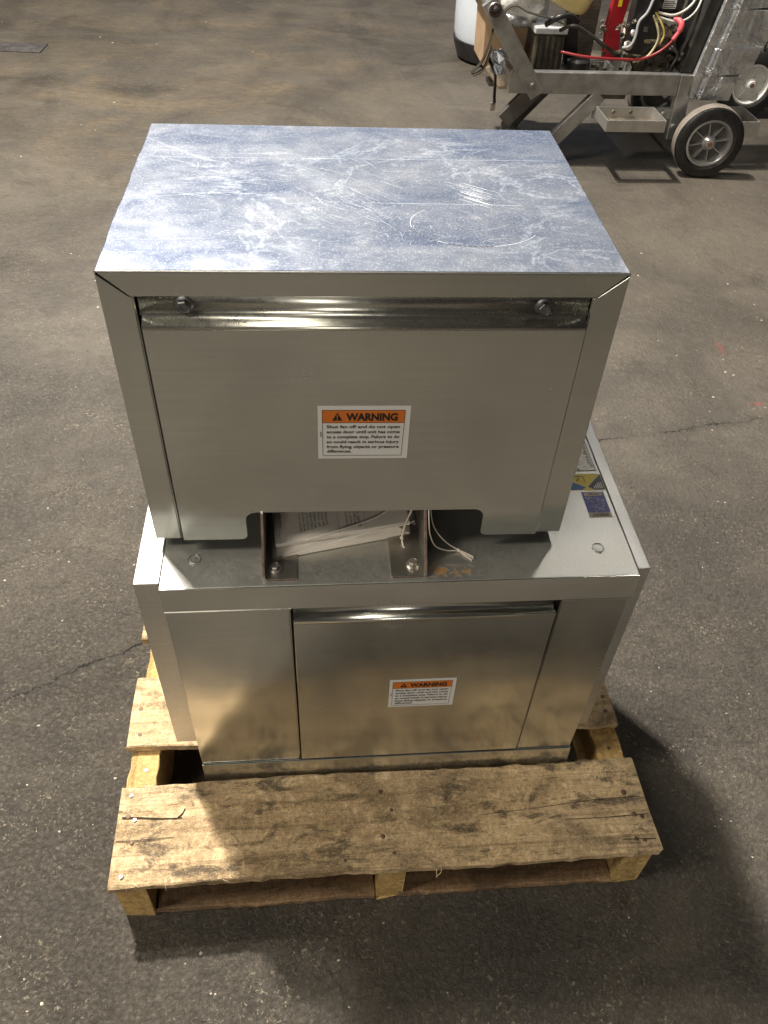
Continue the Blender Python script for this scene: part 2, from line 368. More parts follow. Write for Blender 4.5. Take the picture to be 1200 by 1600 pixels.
    nb = t.bump(t.noise(36, 6, .7, None, .8), .5, .012)
    nb = t.bump(t.math('MULTIPLY', t.noise(105, 5, .7, None, .6), t.mr(Y, 2.6, 1.0, .25, 1.0)), .95, .011, nb)
    nb = t.bump(h, .40, .006, nb)
    nb = t.bump(t.noise(7, 3), .30, .03, nb)
    nb = t.bump(cm, .25, .003, nb)
    nb = t.bump(crack, -.9, .01, nb) if False else nb
    return t.set(col, ro, 0, nb, Specular_IOR_Level=.5)
M['floor'] = floor_mat()
fl = mesh('floor', [(-30, -30, 0), (30, -30, 0), (30, 30, 0), (-30, 30, 0)], [(0, 1, 2, 3)], M['floor'])
tag(fl, 'worn dark grey workshop floor with grit, dust and a hairline crack', 'floor', kind='structure')

# loose crumbs and flakes lying on the floor
rv = []; rf = []
for i in range(430):
    if i < 380: x = random.uniform(-1.6, 1.6); y = random.uniform(.25, 3.2)
    else: x = random.uniform(-3, 2.6); y = random.uniform(3.0, 7.0)
    s = random.choice((.0016, .002, .0026, .0036)) * (1 + .28 * max(0, y - 1.5)) * .8; a = random.uniform(0, 6.28)
    n = random.choice((4, 5, 6)); b = len(rv); hh = s * random.uniform(.25, .7)
    for k in range(n):
        rr = s * random.uniform(.6, 1.3); rv.append((x + rr * math.cos(a + k * 2 * PI / n) * 1.3, y + rr * math.sin(a + k * 2 * PI / n), .0004))
    rv.append((x + s * .2, y, hh)); 
    for k in range(n): rf.append((b + k, b + (k + 1) % n, b + n))
cr_ = mesh('floor_crumbs', rv, rf, plain('pale_crumbs', (.46, .41, .33), .8, 0, .4, 3))
tag(cr_, 'scattered pale crumbs and flakes lying on the dark floor', 'debris', kind='stuff')

# ------------------------------------------------------------------ text
def flat_text(body, size, bold=0.0):
    cu_ = bpy.data.curves.new('t', 'FONT'); cu_.body = body; cu_.size = size; cu_.offset = bold; cu_.resolution_u = 3
    o = bpy.data.objects.new('t', cu_); C.objects.link(o)
    dg = bpy.context.evaluated_depsgraph_get(); me = bpy.data.meshes.new_from_object(o.evaluated_get(dg))
    v = [tuple(q.co) for q in me.vertices]; f = [tuple(p.vertices) for p in me.polygons]
    bpy.data.objects.remove(o); bpy.data.meshes.remove(me); bpy.data.curves.remove(cu_)
    return v, f
class Sheet:
    """collects flat ink shapes on a plane O + u*ex + v*ey"""
    def __init__(s, O, ex, ey): s.O, s.ex, s.ey = Vector(O), Vector(ex), Vector(ey); s.v = []; s.f = []; s.n = s.ex.cross(s.ey).normalized()
    def add(s, pts, faces, lift=0.0):
        b = len(s.v); s.v += [s.O + s.ex * p[0] + s.ey * p[1] + s.n * lift for p in pts]; s.f += [tuple(i + b for i in q) for q in faces]
    def rect(s, u0, v0, u1, v1, lift=0.0): s.add([(u0, v0), (u1, v0), (u1, v1), (u0, v1)], [(0, 1, 2, 3)], lift)
    def poly(s, pts, lift=0.0): s.add(pts, [tuple(range(len(pts)))], lift)
    def line(s, pts, w, lift=0.0):
        for (a, b), (c, d) in zip(pts[:-1], pts[1:]):
            L = math.hypot(c - a, d - b) or 1; nx, ny = -(d - b) / L * w / 2, (c - a) / L * w / 2
            s.add([(a + nx, b + ny), (a - nx, b - ny), (c - nx, d - ny), (c + nx, d + ny)], [(0, 1, 2, 3)], lift)
    def text(s, body, u, v, h, sx=1.0, bold=0.0, width=None, rot=0.0, lift=0.0):
        vv, ff = flat_text(body, 1.0, bold)
        if not vv: return
        x0 = min(p[0] for p in vv); x1 = max(p[0] for p in vv); k = h / .70
        sx = (width / ((x1 - x0) * k)) if width else sx
        c, sn = math.cos(rot), math.sin(rot); out = []
        for p in vv:
            a, b = (p[0] - x0) * k * sx, p[1] * k; out.append((u + c * a - sn * b, v + sn * a + c * b))
        s.add(out, ff, lift); return (x1 - x0) * k * sx
    def build(s, name, mat, parent): return mesh(name, s.v, s.f, mat, parent)

def warning_label(parent, cx, cz, y, rz=0.0):
    w, h = .1257, .0925
    ex = Vector((math.cos(rz), 0, math.sin(rz))); ey = Vector((-math.sin(rz), 0, math.cos(rz)))
    O = Vector((cx, y, cz)) - ex * w / 2 - ey * h / 2; nrm = ex.cross(ey)
    def at(d): return O + nrm * d
    t_ = .0003
    v = [at(0) + ex * a + ey * b + nrm * d for d in (0, t_) for a, b in ((0, 0), (w, 0), (w, h), (0, h))]
    lab = mesh('warning_label', v, [(0, 3, 2, 1), (4, 5, 6, 7), (0, 1, 5, 4), (1, 2, 6, 5), (2, 3, 7, 6), (3, 0, 4, 7)], M['white_label'], parent)
    k = w / 960.0                        # label drawn 960 x 700 units, from its own proportions
    hh = 535 * k * (h / (535 * k)); q = h / 535.0
    X = lambda a: (a - 110) * k
    Y = lambda b: h - (b - 95) * q
    s = Sheet(at(t_ + .0002), ex, ey); s.rect(X(158), Y(258), X(1012), Y(137)); s.build('header_band', M['orange'], lab)
    s = Sheet(at(t_ + .0004), ex, ey)
    for a, b in (((155, 135), (1015, 135)), ((1015, 135), (1005, 597)), ((1005, 597), (165, 597)), ((160, 597), (155, 135)), ((155, 259), (1013, 259))):
        s.line([(X(a[0]), Y(a[1])), (X(b[0]), Y(b[1]))], .0007)
    s.build('border', M['ink'], lab)
    s = Sheet(at(t_ + .0005), ex, ey)
    s.poly([(X(258), Y(236)), (X(364), Y(236)), (X(312), Y(158))]); s.build('warning_triangle', M['ink'], lab)
    s = Sheet(at(t_ + .0007), ex, ey)
    s.poly([(X(305), Y(180)), (X(308), Y(213)), (X(315), Y(213)), (X(318), Y(180))]); s.rect(X(306), Y(228), X(317), Y(219)); s.build('exclamation_mark', M['orange'], lab)
    s = Sheet(at(t_ + .0005), ex, ey)
    s.text('WARNING', X(402), Y(234), (234 - 166) * q, bold=.045, width=(940 - 402) * k)
    lines = ['Shut fan off and do not open', 'access door until unit has come', 'to a complete stop. Failure to do',
             'so could result in serious injury', 'from flying objects or pressure']
    for i, L in enumerate(lines):
        ws = L.split(); base = 312 + i * 51.5; hgt = 29 * q; got = []
        for wd in ws:
            vv, ff = flat_text(wd, 1.0, .026); x0 = min(p[0] for p in vv); x1 = max(p[0] for p in vv); got.append((vv, ff, x0, x1 - x0))
        kk = hgt / .70; tot = (972 - 200) * k; sx = min(1.52, (tot - .0022 * (len(ws) - 1)) / sum(g[3] * kk for g in got))
        gap = (tot - sum(g[3] * kk * sx for g in got)) / (len(ws) - 1); u = X(200)
        for vv, ff, x0, wd_ in got:
            s.add([(u + (p[0] - x0) * kk * sx, Y(base) + p[1] * kk) for p in vv], ff); u += wd_ * kk * sx + gap
    s.text('differences.', X(202), Y(565), 29 * q, bold=.026, width=(465 - 202) * k)
    for i in range(3): s.rect(X(134), Y(362 + i * 18), X(147), Y(350 + i * 18))
    s.build('lettering', M['ink'], lab)
    return lab

def hex_bolt(name, cen, ax, parent, mat, r=.0122, rot=.3, letter=None):
    prof = [(r, 0), (r, .0022), (r * .80, .0040), (r * .62, .0042)]
    b = lathe(name, prof, cen, ax, mat, parent, 28)
    ax = Vector(ax).normalized(); N = ax.orthogonal().normalized(); B = ax.cross(N); cen = Vector(cen); R = r * .70
    v = []; 
    for (rr, h) in ((R, .0038), (R, .0092), (R * .86, .0106)):
        for k in range(6): a = rot + k * PI / 3; v.append(cen + ax * h + (N * math.cos(a) + B * math.sin(a)) * rr)
    b0 = len(v)
    for k in range(20): a = k * 2 * PI / 20; v.append(cen + ax * .0106 + (N * math.cos(a) + B * math.sin(a)) * R * .74)
    for k in range(20): a = k * 2 * PI / 20; v.append(cen + ax * .0101 + (N * math.cos(a) + B * math.sin(a)) * R * .66)
    f = [(i * 6 + k, i * 6 + (k + 1) % 6, i * 6 + 6 + (k + 1) % 6, i * 6 + 6 + k) for i in range(2) for k in range(6)]
    f += [tuple(range(12, 18))]
    f += [(b0 + k, b0 + (k + 1) % 20, b0 + 20 + (k + 1) % 20, b0 + 20 + k) for k in range(20)] + [tuple(range(b0 + 20, b0 + 40))]
    v = [p if i < b0 else p + ax * .0004 for i, p in enumerate(v)]
    hd = mesh('hex_head', v, f, mat, b, bevel=.0005)
    return b

# ------------------------------------------------------------------ upper cabinet
KU, KL = .984, .936  # factors scaling each cabinet about the camera; lower one also bag and strings
UO, UY, UB = (-.0337, .8743), .1012, .7205
U = thing('metal_cabinet', 'upper galvanised steel cabinet with scuffed bluish top, stacked on the lower cabinet', 'cabinet', (UO[0] * KU, UO[1] * KU, CAMZ - (CAMZ - UB) * KU), UY); U['scale'] = KU
hw, ud, zt, zb = .3200, .469, 1.1748, .7205
# top sheet, folded over all round; its left edge is slightly wavy
n = 26; v = []; f = []
for j in range(n + 1):
    y = j / n * ud
    wob = -.0012 * (1 if (j // 5) % 2 else 0) - random.uniform(0, .0006)
    v += [(-hw + wob, y, zt - .0022), (-hw + wob + .0022, y, zt - .0002), (-hw + .02, y, zt), (hw - .02, y, zt), (hw - .0022, y, zt - .0002), (hw, y, zt - .0022), (hw, y, zt - .03), (-hw + wob, y, zt - .03)]
for j in range(n):
    for k in range(8): f.append((j * 8 + k, j * 8 + (k + 1) % 8, j * 8 + 8 + (k + 1) % 8, j * 8 + 8 + k))
f += [tuple(range(8)), tuple(range(n * 8, n * 8 + 8))]
# shell is hollow: keep only a 3 mm sheet by closing it below
v = [(x, y, z if z > zt - .02 else zt - .004) for x, y, z in v]
mesh('top_panel', v, f, M['top'], U)
box('side_panel', (-hw, .0035, zb), (-hw + .0015, ud, zt - .0045), M['galv'], U, .0004)
box('side_panel', (hw - .0015, .0035, zb), (hw, ud, zt - .0045), M['galv'], U, .0004)
box('back_panel', (-hw + .002, ud - .003, zb), (hw - .002, ud - .0012, zt - .0045), M['galv'], U, .0004)
box('base_panel', (-hw + .002, .022, .8190), (hw - .002, ud - .004, .8210), M['dark'], U, 0)
# front frame: mitred rail and two stiles with inward returns
ox, ix, izr = hw, .2842, 1.1400
gm = .0007
def fold(name, poly, y0, y1, mat): return prism(name, poly, y0, y1, mat, U, 'y', .0009)
fold('frame_rail', [(-ox + .0016, zt - .0030), (ox - .0016, zt - .0030), (ix - .001 + gm, izr), (-ix + .001 - gm, izr)], 0.0, .003, M['galv'])
box('rail_fold', (-ox + .001, -.0008, zt - .0034), (ox - .001, .0028, zt - .0004), M['galv_bright'], U, .0012)
for s in (-1, 1):
    fold('frame_stile', [(s * (ox), zt - .0050), (s * (ox), zb), (s * (ix - .0025), zb), (s * (ix - .0025), izr - .0012), (s * (ix + .002), izr + .0005)], .0003, .0032, M['galv'])
    box('stile_return', (s * (ix - .0027) - .0008, .0035, zb), (s * (ix - .0027) + .0008, .026, izr), M['galv'], U, 0)
box('rail_return', (-ix, .0033, izr + .0003), (ix, .026, izr + .0018), M['galv'], U, 0)
# door: recessed bolt strip, rounded cove, ledge, then the flat panel with a notch at the foot
dx0, dx1 = -.2745, .2762
prof = [(.0080, izr - .001), (.0080, 1.1245), (.0077, 1.1210), (.0066, 1.1180), (.0048, 1.1157), (.0025, 1.1143), (.0015, 1.1132), (-.0040, 1.1103), (-.0105, 1.1070), (-.0120, 1.1058), (-.0124, 1.1042), (-.0124, 1.1020)]
v = []; f = []; N_ = len(prof)
for k, (y, z) in enumerate(prof):
    a = -.0030 if y > .0015 else 0
    v += [(dx0 + a, y, z), (dx1 - a, y, z)]
for k in range(N_ - 1): f.append((2 * k, 2 * k + 1, 2 * k + 3, 2 * k + 2))
sm = mesh('door_strip', v, f, M['strip'], U, smooth=True); sm.data.set_sharp_from_angle(angle=math.radians(50))
so = sm.modifiers.new('t', 'SOLIDIFY'); so.thickness = .0012; so.offset = -1
def arc(cx, cz, r, a0, a1, k=6): return [(cx + r * math.cos(math.radians(a0 + (a1 - a0) * i / k)), cz + r * math.sin(math.radians(a0 + (a1 - a0) * i / k))) for i in range(k + 1)]
nl, nr, nt, db = -.1768, .1868, .7866, .7292
poly = [(dx0, 1.1030), (dx0, db)] + arc(nl - .010, db + .010, .010, -90, 0) + arc(nl + .016, nt - .016, .016, 180, 90) + arc(nr - .016, nt - .016, .016, 90, 0) + arc(nr + .010, db + .010, .010, 180, 270) + [(dx1, db), (dx1, 1.1030)]
prism('door_panel', poly, -.0124, -.0109, M['galv'], U, 'y')
for x in (dx0, dx1 - .0015): box('door_edge', (x, -.0108, db + .001), (x + .0015, .0070, 1.100), M['galv'], U, 0)
# faint vertical crease lines of the door sheet
for x in (-.097, .0700): box('door_crease', (x, -.0126, nt + .004), (x + .0005, -.0123, 1.098), M['galv'], U, 0)
hex_bolt('bolt', (-.2236, .0079, 1.1262), (0, -1, 0), U, M['zinc'], .0124, .42)
hex_bolt('bolt', (.2222, .0079, 1.1240), (0, -1, 0), U, M['zinc'], .0124, .1)
s = Sheet((-.2236 - .0022, .0079 - .0114, 1.1262 - .0026), (1, 0, 0), (0, 0, 1)); s.text('S', 0, 0, .0046, bold=.0, rot=.25); s.build('bolt_stamp', M['ink'], U)
warning_label(U, -.0018, .9391, -.0128, -.006)
# rubbed scratches on the top sheet, as fine raised burrs
sv = Sheet((0, 0, zt + .0003), (1, 0, 0), (0, 1, 0))
def scratch(u, v_, L, a, bend, w):
    pts = []; 
    for i in range(7):
        pts.append((u, v_)); u += math.cos(a) * L / 6; v_ += math.sin(a) * L / 6; a += bend / 6
    pts = [p for p in pts if abs(p[0]) < hw - .004 and .004 < p[1] < ud - .004]
    if len(pts) > 1: sv.line(pts, w)
for i in range(46): scratch(random.gauss(-.05, .035), random.gauss(.22, .05), random.uniform(.02, .06), random.gauss(-.75, .12), random.uniform(-.2, .2), random.uniform(.0002, .0005))
for i in range(60): scratch(random.uniform(-.31, .3), random.uniform(.01, .46), random.uniform(.004, .05), random.gauss(-.1, .5), random.uniform(-.8, .8), random.uniform(.00012, .0004))
for i in range(26): scratch(random.gauss(.05, .035), random.gauss(.13, .035), random.uniform(.006, .02), random.uniform(0, 6.28), random.uniform(-2, 2), random.uniform(.00015, .0004))
for i in range(24): scratch(.145 + random.gauss(0, .008), .26 - i * .0025, random.uniform(.03, .055), -.62, .05, random.uniform(.0004, .0009))
for i in range(5): scratch(-.27 + .024 * i, .20 + .012 * i + random.gauss(0, .006), .07, .3, -.7, .0005)
for k in range(3):
    a0 = 2.4 + k * .9
    pts = [(.145 + .085 * math.cos(a0 + t * .16), .125 + .062 * math.sin(a0 + t * .16)) for t in range(11)]; sv.line(pts, .0008)
sv.line([(-.30, .3345), (.30, .3415)], .0006); sv.line([(-.31, .0752), (-.2, .078)], .0006); sv.line([(.0, .187), (.12, .186), (.22, .184)], .0006)
o = sv.build('scratches', plain('bright_scratch', (.62, .65, .69), .6, .35, .25, 30), U); o['kind'] = 'stuff'

# ------------------------------------------------------------------ lower cabinet
LO, LY = (.0309, .8382), .1122
L_ = thing('metal_cabinet', 'lower, wider galvanised steel cabinet sitting in the wooden pallet', 'cabinet', (LO[0] * KL, LO[1] * KL, .1316), LY); L_['scale'] = KL
xa, xb, lt, ld = -.3815, .4005, .6530, .43
G = M['galv_low']
# top sheet and folded fascia
box('top_panel', (xa, .0005, lt - .003), (xb - .0005, ld, lt), M['ltop'], L_, .0008)
prism('front_fascia', [(-.0012, lt - .0008), (.0020, lt - .0008), (.0020, .5975), (-.0034, .5975), (-.0036, .5990)], xa, xb, G, L_, 'x', .0007)
box('front_panel', (xa + .0012, .0005, .0905), (-.1795, .0035, .5970), G, L_, .0008)
box('front_panel', (.2825, .0005, .0870), (xb - .003, .0035, .5955), G, L_, .0008)
prism('base_lip', [(-.0032, .0900), (.0015, .0900), (.0015, .0285), (-.0110, .0285)], xa + .002, xb - .001, G, L_, 'x', .0012)
for x0, x1 in ((xa + .001, -.1760), (.2800, xb - .002)):
    prism('fascia_hem', [(-.0040, .5990), (-.0034, .6004), (-.0046, .5990), (-.0046, .5972), (-.0036, .5968)], x0, x1, M['strip'], L_, 'x')
# returns in the two slots beside the door
box('slot_return', (-.1795, .0037, .0905), (-.1780, .03, .597), G, L_, 0)
box('slot_return', (.2810, .0037, .0905), (.2825, .03, .5955), G, L_, 0)
box('slot_back', (xa + .003, .0305, .0905), (xb - .004, .032, .597), M['dark'], L_, 0)
# door of the lower cabinet with recessed top strip
dx0, dx1 = -.1735, .2765
prof = [(.0160, .5972), (.0160, .5760), (.0155, .5710), (.0135, .5668), (.0100, .5640), (.0050, .5615), (.0005, .5590), (-.0004, .5578), (-.0006, .5560), (-.0006, .5530)]
v = []; f = []
for y, z in prof:
    a = .0035 if y > .003 else 0
    v += [(dx0, y, z), (dx1 - a, y, z)]
for k in range(len(prof) - 1): f.append((2 * k, 2 * k + 1, 2 * k + 3, 2 * k + 2))
sm = mesh('door_strip', v, f, M['galv_low'], L_, smooth=True); sm.data.set_sharp_from_angle(angle=math.radians(50))
so = sm.modifiers.new('t', 'SOLIDIFY'); so.thickness = .0012; so.offset = -1
mesh('door_panel', [(dx0, -.0006, .5540), (dx1, -.0006, .5540), (dx1 + .003, -.0006, .0925), (dx0 - .0015, -.0006, .0925),
                    (dx0, .0014, .5540), (dx1, .0014, .5540), (dx1 + .003, .0014, .0925), (dx0 - .0015, .0014, .0925)],
     [(0, 1, 2, 3), (7, 6, 5, 4), (0, 4, 5, 1), (1, 5, 6, 2), (2, 6, 7, 3), (3, 7, 4, 0)], G, L_, bevel=.0006)
# side covers: stand outside the front and start a little further back
for s, x0, x1 in ((-1, -.4240, -.3830), (1, .4022, .4240)):
    box('side_cover', (x0, .0143, .1580), (x1, ld + .01, .6510), M['ltop'] if False else M['galv_bright'], L_, .0014)
for x in (xa, xb - .003): box('side_wall', (x, .0370, .0545), (x + .0025, ld - .005, lt - .004), G, L_, 0)
box('back_panel', (xa, ld - .004, .0545), (xb, ld - .002, lt - .004), G, L_, 0)
box('bottom_pan', (xa + .003, .085, .0545), (xb - .004, ld - .005, .0575), G, L_, 0)
# stamped knock-outs in the top
for cx, cy in ((-.3301, .0611), (.3462, .0614)):
    ko = lathe('knockout_disc', [(.0085, 0), (.0095, .0010), (.0085, .0014), (.0060, .0008), (.0030, .0012), (.0005, .0012)], (cx, cy, lt + .0001), (0, 0, 1), M['galv_bright'], L_, 24)
    pts = [(cx + .0115 * math.cos(a * .35 + 1), cy + .0115 * math.sin(a * .35 + 1), lt + .0003) for a in range(12)]
    tube('knockout_ring', pts, .0006, M['galv'], ko, 5)
# mounting rails that carry the upper cabinet
rail_m = galv('rail_steel', .34, (.56, .53, .48))
for (xv, sgn, xf, yf) in ((-.2187, 1, -.1637, .0112), (.0462, -1, -.0119, .0096)):
    t4 = .0042
    x0, x1 = sorted((xv, xv + sgn * t4))
    rail = prism('mounting_rail', [(yf, lt + .0003), (.40, lt + .0003), (.40, .7762), (.0980, .7762), (.0740, .7426), (yf + .001, lt + .010)], x0, x1, rail_m, L_, 'x', .0006)
    fx0, fx1 = sorted((xv + sgn * t4, xf))
    box('rail_foot', (fx0, yf, lt + .0003), (fx1, .40, lt + .0030), rail_m, rail, .0004)
    e0 = (yf + .0006, lt + .011); e1 = (.0736, .7424)
    prism('cut_edge', [(e0[0] - .0008, e0[1]), (e0[0] + .0008, e0[1]), (e1[0] + .0008, e1[1]), (e1[0] - .0008, e1[1])], x0 + .0004, x1 - .0004, M['cutedge'], rail, 'x')
    box('cut_edge', (fx0 + .002, yf - .0006, lt + .0006), (fx1 - .002, yf + .0004, lt + .0028), M['cutedge'], rail, 0)
    bx = -.1995 if sgn > 0 else .0248
    hex_bolt('bolt', (bx, .0330, lt + .0030), (0, 0, 1), L_, M['zinc2'], .0112, .2 if sgn > 0 else .75)
warning_label(L_, .0604, .3268, -.0011, 0.0)
# plates and stickers on the top, all facing the far side
zl = lt + .0002
npl = box('nameplate', (.3260, .2570, zl), (.3940, .3560, zl + .0006), M['plate'], L_, 0)
s = Sheet((.3940, .3560, zl + .0009), (-1, 0, 0), (0, -1, 0))
for i in range(5): s.rect(.006 + .012 * (i % 2), .02 + i * .008, .018 + .012 * (i % 2), .025 + i * .008)
for i in range(4): s.rect(.020, .030 + i * .010, .034, .037 + i * .010); s.rect(.037, .030 + i * .010, .052, .037 + i * .010)
s.build('nameplate_field', plain('plate_field', (.66, .60, .48), .4, .3, .1), npl)
s = Sheet((.3940, .3560, zl + .0012), (-1, 0, 0), (0, -1, 0))
for i in range(26):
    a = random.uniform(.004, .055); b = random.choice((.076, .081, .086, .090)); s.rect(a, b, a + random.uniform(.001, .003), b + .0016)
for i in range(14): b = .03 + i * .0045; s.rect(.004, b, .004 + random.uniform(.004, .009), b + .0014)
s.line([(.001, .001), (.067, .001), (.067, .098), (.001, .098), (.001, .001)], .0008)
s.build('nameplate_print', M['print'], npl)
lathe('nameplate_rivet', [(.0034, 0), (.0034, .0008), (.0018, .0016), (.0003, .0018)], (.3615, .2615, zl + .0006), (0, 0, 1), M['zinc2'], npl, 14)
x0, x1, y0, y1 = .3310, .3985, .2050, .2490
hz = box('hazard_label', (x0, y0, zl), (x1, y1, zl + .0003), M['yellow'], L_, 0)
hz['label'] = 'yellow sticker with a blue and a black triangle'
def tri(name, pts, mat):
    s = Sheet((0, 0, zl + .0006), (1, 0, 0), (0, 1, 0)); s.poly(pts); return s.build(name, mat, hz)
kx, ky = .3655, .2135
tri('black_triangle', [(kx + .0015, ky), (x1 - .0008, y0 + .0008), (x1 - .0008, y1 - .002)], M['black_label'])
tri('black_triangle', [(kx + .0015, ky), (kx + .012, y0 + .0008), (x1 - .0008, y0 + .0008)], M['black_label'])
tri('blue_triangle', [(kx - .003, ky - .001), (x0 + .0008, y1 - .016), (x0 + .0008, y0 + .0008), (kx - .010, y0 + .0008)], M['blue'])
s = Sheet((0, 0, zl + .0008), (1, 0, 0), (0, 1, 0))
for i in range(5): s.rect(.3780 + i * .0036, .2085, .3797 + i * .0036, .2150 + i * .0035 - (.004 if i == 4 else 0))
s.line([(x1 - .001, y1 - .0005), (kx + .0006, ky + .0008), (x0, y1 - .0145)], .0008); s.line([(kx, ky), (kx + .012, y0), (x1, y0 + .0002)], .0007)
s.build('white_print', M['white_label'], hz)
s = Sheet((0, 0, zl + .0007), (1, 0, 0), (0, 1, 0))
s.line([(.3640, .2445), (.3655, .2260)], .0013)
for i in range(4): s.rect(.3480 + .0036 * i, .2405, .3502 + .0036 * i, .2440)
for i in range(3): s.rect(.3490 + .002 * i, .2300 + .003 * i, .3530 + .0015 * i, .2318 + .003 * i)
s.build('black_print', M['ink'], hz)
x0, x1, y0, y1 = .3505, .3915, .1345, .2005
wd = box('wiring_label', (x0, y0, zl), (x1, y1, zl + .0003), M['tan_label'], L_, 0)
wd['label'] = 'indigo wiring diagram sticker, upside down'
s = Sheet((x1, y1, zl + .0005), (-1, 0, 0), (0, -1, 0)); s.rect(0, 0, .041, .0535); s.build('indigo_field', M['purple'], wd)
s = Sheet((x1, y1, zl + .0007), (-1, 0, 0), (0, -1, 0)); s.rect(.0035, .0022, .0375, .0110); s.build('number_panel', M['tan_label'], wd)
s = Sheet((x1, y1, zl + .0008), (-1, 0, 0), (0, -1, 0))
for i in range(40):
    a, b = random.uniform(.003, .036), random.uniform(.014, .048); d = random.choice(((1, 0), (0, 1), (.7, .7), (.7, -.7), (.9, .4))); ln = random.uniform(.003, .010)
    p = [(a, b), (a + d[0] * ln, b + d[1] * ln), (a + d[0] * ln + d[1] * .003, b + d[1] * ln - d[0] * .003)]
    s.line([(min(.039, max(.002, q[0])), min(.052, max(.013, q[1]))) for q in p], random.uniform(.0004, .0009))
s.build('diagram_lines', M['lilac'], wd)
s = Sheet((x1, y1, zl + .0009), (-1, 0, 0), (0, 1, 0))
s = Sheet((x1, y1, zl + .0009), (-1, 0, 0), (0, -1, 0))
s.text('WP-0889', .0085, .0045, .0048, bold=.02, width=.022); s.build('number_lettering', M['print'], wd)
s = Sheet((x1, y1, zl + .0009), (-1, 0, 0), (0, -1, 0)); s.text('INTERLOCK', .006, .0565, .0062, bold=.02, width=.029)
s.build('lettering', M['print'], wd)

# ------------------------------------------------------------------ document bag between the rails
def lw(x, y, z):
    c, s = math.cos(LY), math.sin(LY); return (LO[0] + c * x - s * y, LO[1] + s * x + c * y, z)
D = thing('document_bag', 'clear plastic bag with a printed booklet between the rails under the upper cabinet', 'bag', (LO[0] * KL, LO[1] * KL, CAMZ - (CAMZ - lt) * KL), LY); D['scale'] = KL
A = Vector((-.1990, .0720, .6720)); B = Vector((.0250, .1000, .6900)); K = Vector((-.020, .205, .020))
eb = (B - A).normalized(); kb = K.normalized(); nb_ = eb.cross(kb).normalized()
if nb_.z < 0: nb_ = -nb_
v = [A, B, B + K, A + K]; v += [p - nb_ * .0085 for p in v]
bk = mesh('booklet', v, [(0, 1, 2, 3), (7, 6, 5, 4), (0, 4, 5, 1), (1, 5, 6, 2), (2, 6, 7, 3), (3, 7, 4, 0)], M['paper'], D, bevel=.0012)
# the print runs away from the reader's left: lines start under the cabinet and end at the near edge
s = Sheet(A + nb_ * .0006, eb, kb)
frag = ['the vanes, and outlet', 'for fan assembly shaft', 'or for mount in horiz', 'deck and integral fast', 'valves, or make up', 'when selection of', 'high efficiency fil', 'design with balanced']
for i, tx in enumerate(frag): s.text(tx, .043 + i * .0064, .013 + .0012 * i + .088, .0036, bold=.004, width=.086, rot=-PI / 2)
for i, tx in enumerate(['air conditioners', 'and return plen', 'without drilling']): s.text(tx, .121 + i * .0070, .010 + .085, .0036, bold=.004, width=.082, rot=-PI / 2)
s.text('Information', .0100, .052 + .062, .0046, bold=.02, width=.080, rot=-PI / 2)
s.text('operation and', .1400, .100, .0066, bold=.006, width=.092, rot=-PI / 2)
s.line([(.0085, .0), (.0085, .2)], .0005); s.line([(.108, .0), (.108, .2)], .0005); s.line([(.152, .0), (.152, .2)], .0005)
s.build('booklet_print', M['print'], bk)
def plastic():
    t = NT('clear_plastic_film')
    n1 = t.noise(28, 5, .6, None, 1.2)
    t.set((.86, .84, .80), .10, 0, t.bump(n1, .7, .006), Alpha=.20)
    t.b.inputs['Specular IOR Level'].default_value = .9
    return t.m
M['film'] = plastic()
fe = spline([(-.2040, .0560, .6560), (-.1985, .0490, .6552), (-.1860, .0560, .6570), (-.150, .0640, .6630), (-.100, .0750, .6690), (-.03, .0890, .6800), (.0180, .0960, .6870), (.0330, .1020, .6880)], 6)
v = []; f = []; nr_ = 12; nc = len(fe)
for j in range(nr_):
    for i, p in enumerate(fe):
        u = i / (nc - 1); base = A + (B - A) * u
        if j == 0: q = p
        else:
            t_ = (j - 1) / (nr_ - 2); q = base + K * t_ * .98 + nb_ * (.0022 + .0016 * math.sin(u * 17 + t_ * 5) * math.sin(t_ * 11 + u * 3))
            if j == 1: q = base + Vector((0, -.0012, .0008))
            if i == 0: q = q + Vector((-.006, 0, -.012))
            if i == nc - 1: q = q + Vector((.010, 0, -.010))
        v.append(q)
for j in range(nr_ - 1):
    for i in range(nc - 1): f.append((j * nc + i, j * nc + i + 1, (j + 1) * nc + i + 1, (j + 1) * nc + i))
mesh('bag_film', v, f, M['film'], D, smooth=True)
# underside of the bag lying on the sheet metal, and its pale rim; the crease tube paints a highlight
mesh('bag_underside', [(-.203, .055, lt + .0012), (.030, .105, lt + .0012), (.030, .29, lt + .0012), (-.205, .29, lt + .0012), (-.17, .07, lt + .012), (.0, .11, lt + .020), (.0, .27, lt + .026), (-.18, .27, lt + .020)], [(0, 1, 5, 4), (1, 2, 6, 5), (2, 3, 7, 6), (3, 0, 4, 7), (4, 5, 6, 7), (0, 3, 2, 1)], M['paper'], D)
rim = plain('bag_rim_and_highlight', (.80, .76, .68), .15, 0, .05)
tube('bag_rim', [p + Vector((0, .001, .0012)) for p in fe[6:]], .0007, rim, D, 5)
tube('bag_crease_highlight', spline([(-.150, .074, .6790), (-.085, .093, .6850), (-.03, .113, .6905), (.006, .137, .6990)], 6), .0008, rim, D, 5)

